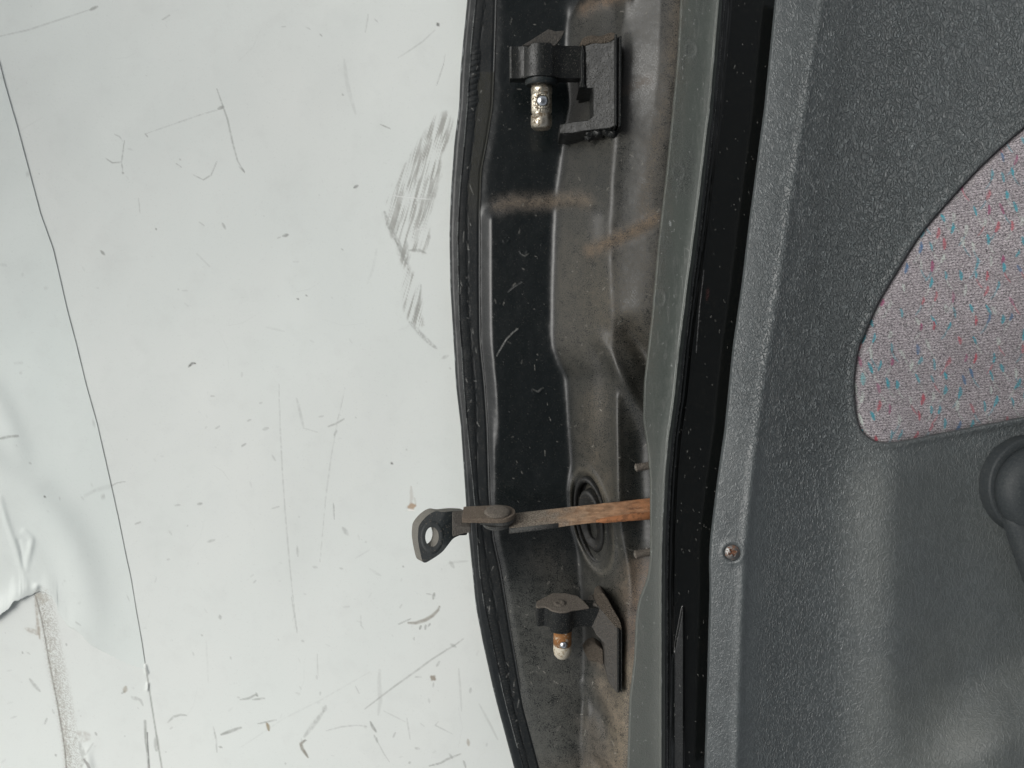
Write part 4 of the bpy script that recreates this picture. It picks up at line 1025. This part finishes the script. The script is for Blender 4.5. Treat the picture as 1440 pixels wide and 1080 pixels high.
fg = FG(833, 733, gz, 63, 29)
gr = empty('grommet', (0, 0, 0)); gr.parent = door; gr.location = P(834, 733, gz) - door.location
rings_mesh('rim', [fg.ring(1.03, -4), fg.ring(1.02, 1), fg.ring(.98, 3.2), fg.ring(.92, 3.2), fg.ring(.885, .5), fg.ring(.87, -3)], M['rubber'], gr, False, .00004)
rings_mesh('web', [fg.ring(.90, -5), fg.ring(.88, -9), fg.ring(.76, -10), fg.ring(.60, -10)], M['rubber_shade'], gr, False)
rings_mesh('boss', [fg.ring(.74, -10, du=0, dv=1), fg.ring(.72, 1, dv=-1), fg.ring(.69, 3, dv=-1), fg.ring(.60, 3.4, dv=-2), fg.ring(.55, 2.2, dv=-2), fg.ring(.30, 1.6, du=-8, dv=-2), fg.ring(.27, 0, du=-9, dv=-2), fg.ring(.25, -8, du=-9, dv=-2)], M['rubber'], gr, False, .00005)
rings_mesh('opening', [fg.ring(.27, -5, du=-9, dv=-2), fg.ring(.2, -8, du=-9, dv=-2)], M['rubber_shade'], gr, True)

# ---- threaded studs under the flange edge
def stud(px, py, z, label):
    fr = Fr(px, py, z, 0, math.radians(9))
    bm = bmesh.new()
    prof = [(0, 3.2), (1, 5.0)]
    t = 1.0
    while t < 46: prof += [(t + 1.2, 6.2), (t + 2.5, 4.6)]; t += 2.5
    lathe(bm, fr, prof, 24, axis='x', jit=.18)
    o = done('stud', bm, M['steel_dust'], door); o['label'] = label
    bm = bmesh.new()
    lathe(bm, fr, [(-.4, 2.4), (.2, 3.4)], 20, axis='x'); done('tip', bm, M['steel_grey'], o)
    # wisp of lint caught on the thread end
    pts = catmull([(1, 3, 4), (0, 9, 6), (-4, 13, 5), (-7, 16, 7), (-6, 20, 4)] if py < 700 else [(1, 3, 4), (-2, 8, 6), (-6, 9, 6), (-10, 13, 5)], 5)
    bm = bmesh.new(); L = []
    for p in pts: L.append([bm.verts.new(fr(p[0], p[1] + .35 * math.cos(a), p[2] + .35 * math.sin(a))) for a in (0, 2.1, 4.2)])
    for a, b in zip(L[:-1], L[1:]):
        for i in range(3): bm.faces.new((a[i], a[(i + 1) % 3], b[(i + 1) % 3], b[i]))
    done('lint', bm, M['steel_grey'], o)
stud(893, 658, .0665, 'upper threaded stud with dusty grey thread')
stud(892, 780, .0665, 'lower threaded stud with dark thread')

# ---- door check strap
cs = empty('check_strap', (0, 0, 0)); cs.parent = door; cs.location = P(760, 735, .06) - door.location
def beam(name, secs, mat, parent, bevel=.0004, split=None):
    """secs: list of cross sections, each 4 (px,py,z) going round"""
    bm = bmesh.new(); L = [[bm.verts.new(P(*p)) for p in s_] for s_ in secs]
    for a, b in zip(L[:-1], L[1:]):
        for i in range(4): bm.faces.new((a[i], a[(i + 1) % 4], b[(i + 1) % 4], b[i]))
    bm.faces.new(L[0]); bm.faces.new(L[-1])
    return done(name, bm, mat, parent, bevel)
def bsec(t, dyw=0):
    # along the bar: t=0 at x 716, t=1 at x 935
    x = 716 + 219 * t
    yb = 722 - 24.5 * t; yf = 742 - 24 * t; yl = 751 - 21.5 * t - 3.5 * math.exp(-((t - .5) / .25) ** 2)
    zb_ = .053 + .0085 * float(sstep(.3, .6, t)); zf_ = .0665 + .0025 * t
    return [(x, yb, zb_), (x, yf + dyw, zf_), (x, yl, zf_), (x, yb + 9, zb_)]
def strap_mat():
    m, nt, b = new_mat('strap_dust_to_rust')
    sp = nt.nodes.new('ShaderNodeSeparateXYZ'); nt.links.new(obj_vec(nt), sp.inputs[0])
    n1 = noise(nt, 130, 4, .65); n2 = noise(nt, 1100, 3, .7); n3 = noise(nt, 320, 4, .6, scaled(nt, .35, 1.4, 1))
    xs = math_n(nt, 'ADD', sp.outputs[0], math_n(nt, 'MULTIPLY', math_n(nt, 'SUBTRACT', n1, .5), .05))
    f = ramp(nt, xs, .020, .048); f2 = ramp(nt, xs, .045, .085)
    dustc = mixc(nt, ramp(nt, n2, .35, .65), (.065, .055, .045), (.27, .235, .19))
    tan = mixc(nt, ramp(nt, n3, .35, .65), (.17, .10, .058), (.36, .24, .15))
    rust = mixc(nt, ramp(nt, n3, .35, .65), (.12, .055, .028), (.31, .145, .068))
    c = mixc(nt, f, dustc, mixc(nt, f2, tan, rust))
    c = mixc(nt, ramp(nt, n2, .55, .7, 0, .35), c, (.38, .30, .22))
    nt.links.new(c, b.inputs['Base Color']); b.inputs['Roughness'].default_value = .88; b.inputs['Specular IOR Level'].default_value = .25
    bump(nt, b, math_n(nt, 'ADD', n2, math_n(nt, 'MULTIPLY', n3, 1.2)), .0004)
    return m
M['strap'] = strap_mat()
beam('arm', [bsec(t_ / 16) for t_ in range(17)], M['strap'], cs, .0005)
beam('worn_edge', [[(x, yf_ + .4, zz), (x, yf_ + .4, zz + .0003), (x, yl_ - .3, zz + .0003), (x, yl_ - .3, zz)] for (x, yf_, yl_, zz) in
     [(716, 742.5, 750.5, .0667), (750, 739, 747, .0671), (785, 735, 742.5, .0674)]], M['steel_dark'], cs, .0)
def ledge_z(x): return .0668 + .0025 * (x - 716) / 219
beam('rust_edge', [[(x, yf_ + .4, ledge_z(x)), (x, yf_ + .4, ledge_z(x) + .0003), (x, yl_ - .3, ledge_z(x) + .0003), (x, yl_ - .3, ledge_z(x))] for (x, yf_, yl_) in
     [(838, 730.5, 734.5), (850, 727.5, 736), (880, 723, 733.5), (935, 717, 728.5)]], M['rust_hot'], cs, .0)
# riveted joint: stacked round plates, axis tilted towards the viewer
FJ = Fr(697, 727, .062, math.radians(17), math.radians(1))
def plate(bm, cxx, r, x_end, wd, t0, t1):
    sect = arc(cxx, 0, r, -88, 88, 18) + [(cxx - 4, r), (x_end, wd), (x_end, -wd), (cxx - 4, -r)]
    extrude(bm, FJ, sect, t0, t1)
bm = bmesh.new(); plate(bm, 6, 22, -46, 19, 1, 8); done('top_plate', bm, M['steel_brown'], cs, .0005)
bm = bmesh.new(); lathe(bm, FJ, [(8, 19), (9.5, 18.4), (11.5, 17), (12.6, 12), (12.9, 0)], 48, cx=3, cz=2, jit=.25)
done('rivet', bm, M['steel_dust'], cs)
bm = bmesh.new(); plate(bm, 8, 19.5, -22, 14, -5, 1.4); done('lower_plate', bm, M['steel_dark'], cs, .0006)
bm = bmesh.new(); lathe(bm, FJ, [(-12, 0), (-12, 17.5), (-10.5, 20), (-6.5, 20), (-5.2, 18)], 44, cx=2, cz=1, jit=.2); done('washer', bm, M['steel_dark'], cs, .0002)

# end bracket: plate twisted to face the viewer, with an elongated bolt hole
def bracket():
    # outline (photo units) of the front face, clockwise, and its hole
    out = [(656, 719), (640, 718.5), (622, 720), (612, 719), (600, 726), (590, 738), (588, 748), (588, 760), (591, 777), (596, 791), (608, 786), (622, 776), (631, 765), (638, 757), (650, 751.5), (657, 750)]
    n = 48
    o2 = catmull(out + [out[0]], 6)
    # resample by angle about the hole centre
    cx_, cy_ = 607.5, 755
    ang = [math.atan2(-(y - cy_), x - cx_) for x, y in o2]
    hole = []
    ztop = lambda x, y: .064 + (x - 600) * .00005 + (y - 755) * .00012 - .006 * max(0, (x - 628) / 30)
    outer = []
    for x, y in o2[:-1]: outer.append((x, y))
    m_ = len(outer)
    bm = bmesh.new()
    def hol(a): return cx_ + 9.5 * math.cos(a) * 1.0 - 3.0 * math.sin(a) * -.15, cy_ - 14.5 * math.sin(a)
    angs = [math.atan2(-(y - cy_) / 14.5, (x - cx_) / 9.5) for x, y in outer]
    inner = [hol(a) for a in angs]
    mid = [(i[0] * .55 + o[0] * .45, i[1] * .55 + o[1] * .45) for i, o in zip(inner, outer)]
    T = 0.0050
    def vtx(x, y, dz, sh=0): 
        p = P(x, y, ztop(x, y)); return bm.verts.new(p + Vector((-.0046, .0010, -1 * T)) * dz)
    of = [vtx(x, y, 0) for x, y in outer]; mf = [vtx(x, y, 0) for x, y in mid]; nf = [vtx(x, y, 0) for x, y in inner]
    ob = [vtx(x, y, 1) for x, y in outer]; nb = [vtx(x, y, 1) for x, y in inner]
    fs_side = []
    for i in range(m_):
        j = (i + 1) % m_
        bm.faces.new((of[i], of[j], mf[j], mf[i])); bm.faces.new((mf[i], mf[j], nf[j], nf[i]))
        f = bm.faces.new((of[i], ob[i], ob[j], of[j])); f.material_index = 1
        f = bm.faces.new((nf[i], nf[j], nb[j], nb[i])); f.material_index = 1
        bm.faces.new((ob[i], nb[i], nb[j], ob[j]))
    o = done('end_bracket', bm, M['washer'], cs, .0004, 2)
    o.data.materials.append(M['steel_grey'])
    # polished ring pressed by the bolt washer
    bm = bmesh.new(); L = []
    for r1, dz in ((1.0, .0001), (1.35, .0002), (1.62, .0002), (1.72, -.0001)):
        L.append([bm.verts.new(P(cx_ + 9.5 * r1 * math.cos(a), cy_ - 14.5 * r1 * .96 * math.sin(a), ztop(cx_ + 9.5 * r1 * math.cos(a), cy_ - 14.5 * r1 * math.sin(a)) + dz)) for a in [2 * math.pi * k / 48 for k in range(48)]])
    for a, b in zip(L[:-1], L[1:]):
        for i in range(48): bm.faces.new((a[i], a[(i + 1) % 48], b[(i + 1) % 48], b[i]))
    done('washer_mark', bm, M['washer'], o)
    return o
bracket()
# dusty twist between bracket and joint
beam('twist', [[(662, 716, .056), (662, 742, .066), (662, 749, .064), (662, 742, .054)], [(650, 717.6, .0595), (650, 741, .0655), (650, 751.4, .0640), (650, 735, .058)], [(636, 718.2, .0625), (636, 735, .0655), (636, 756, .0655), (636, 735, .060)]], M['twist'], cs, .0006)

# ---- trim screw
FS = Fr(1030, 777, float(.0882), math.radians(-6), 0, math.radians(-14))
rr = np.linspace(0, 1, 26); n = 72
bm = bmesh.new(); L = []
for r_ in rr:
    ring = []
    for i in range(n):
        th = 2 * math.pi * i / n; x = 10.8 * r_ * math.cos(th); y = 10.8 * r_ * math.sin(th)
        z = 3.6 * math.sqrt(max(0, 1 - (r_ * .98) ** 2))
        xr = x * math.cos(.5) + y * math.sin(.5); yr = -x * math.sin(.5) + y * math.cos(.5)
        arm_ = max(0, 1 - (min(abs(xr), abs(yr)) / 1.5) ** 4) * (1 if max(abs(xr), abs(yr)) < 5.4 else 0)
        z -= 2.6 * arm_
        ring.append(bm.verts.new(FS(x, y, z)))
    L.append(ring)
ci = bm.verts.new(FS(0, 0, .6))
for a, b in zip(L[1:-1], L[2:]):
    for i in range(n): bm.faces.new((a[i], a[(i + 1) % n], b[(i + 1) % n], b[i]))
for i in range(n): bm.faces.new((ci, L[1][i], L[1][(i + 1) % n]))
for v_ in L[0]: bm.verts.remove(v_)
M['screw'] = metal('tarnished_screw', (.16, .16, .155), .35, (.17, .085, .05), .40, 330, .9)
scr = done('screw', bm, M['screw'], trim)
scr['label'] = 'rusty cross-head trim screw'
bm = bmesh.new()
for rot in (0, math.pi / 2):
    c_, s_ = math.cos(rot + .5), math.sin(rot + .5)
    q = [(-4.6, -1.1), (4.6, -1.1), (4.6, 1.1), (-4.6, 1.1)]
    vv = [bm.verts.new(FS(x * c_ - y * s_, x * s_ + y * c_, 1.1 + (0.02 if rot else 0))) for x, y in q]; bm.faces.new(vv)
done('recess', bm, metal('recess_rust', (.12, .05, .03), .9, (.22, .09, .04), .5, 400, 0), scr)

# ---- window winder at the right edge
ww_ = empty('window_winder', (0, 0, 0)); ww_.parent = door; ww_.location = P(1452, 680, .088) - door.location
FW = Fr(1452, 683, .0865, 0, 0)
def disc(fr, prof, name, mat, cx=0, cy=0, n=96):
    bm = bmesh.new(); rings = []
    for (r_, z_) in prof:
        rings.append([bm.verts.new(fr(cx + r_ * math.cos(t), cy + r_ * math.sin(t), z_)) for t in [2 * math.pi * i / n for i in range(n)]])
    for a, b in zip(rings[:-1], rings[1:]):
        for i in range(n): bm.faces.new((a[i], a[(i + 1) % n], b[(i + 1) % n], b[i]))
    bm.faces.new(rings[-1])
    me_o = done(name, bm, mat, ww_)
    at = me_o.data.color_attributes.new('wear', 'FLOAT_COLOR', 'POINT')
    at.data.foreach_set('color', np.tile(np.array([.05, 0, 0, .12], np.float32), len(me_o.data.vertices)))
    return me_o
disc(FW, [(72, -6), (72, 14), (71, 16.5), (69, 17.5), (57.5, 18), (56, 17), (55, 2), (20, 2)], 'base_ring', M['winder'])
disc(Fr(1463, 690, .0955), [(56, -15), (60, -4), (64.5, 0), (65.5, 4), (65, 10), (61, 19), (54, 25), (44, 29), (34, 30), (29, 28), (27, 21), (25, 20), (14, 21)], 'hub', M['winder'])
# crank arm going down and right
bm = bmesh.new(); L = []
path = [(1452, 700, 52, 22), (1458, 745, 44, 23), (1468, 790, 37, 24), (1480, 840, 32, 25), (1498, 900, 27, 27), (1520, 960, 24, 28)]
for (x, y, wd, zt) in path:
    sec = [(-wd, -2), (-wd * 1.0, 8), (-wd * .86, zt * .75), (-wd * .5, zt), (0, zt + 1.5), (wd * .5, zt), (wd * .86, zt * .75), (wd, 8), (wd, -2)]
    f_ = Fr(x, y, .0955); L.append([bm.verts.new(f_(a * .98, a * .12, b)) for a, b in sec])
for a, b in zip(L[:-1], L[1:]):
    for i in range(len(a) - 1): bm.faces.new((a[i], a[i + 1], b[i + 1], b[i]))
bm.faces.new(L[0]); bm.faces.new(L[-1])
ao = done('crank_arm', bm, M['winder'], ww_, 0, 2, True, 2)
at = ao.data.color_attributes.new('wear', 'FLOAT_COLOR', 'POINT'); at.data.foreach_set('color', np.tile(np.array([.05, 0, 0, .12], np.float32), len(ao.data.vertices)))
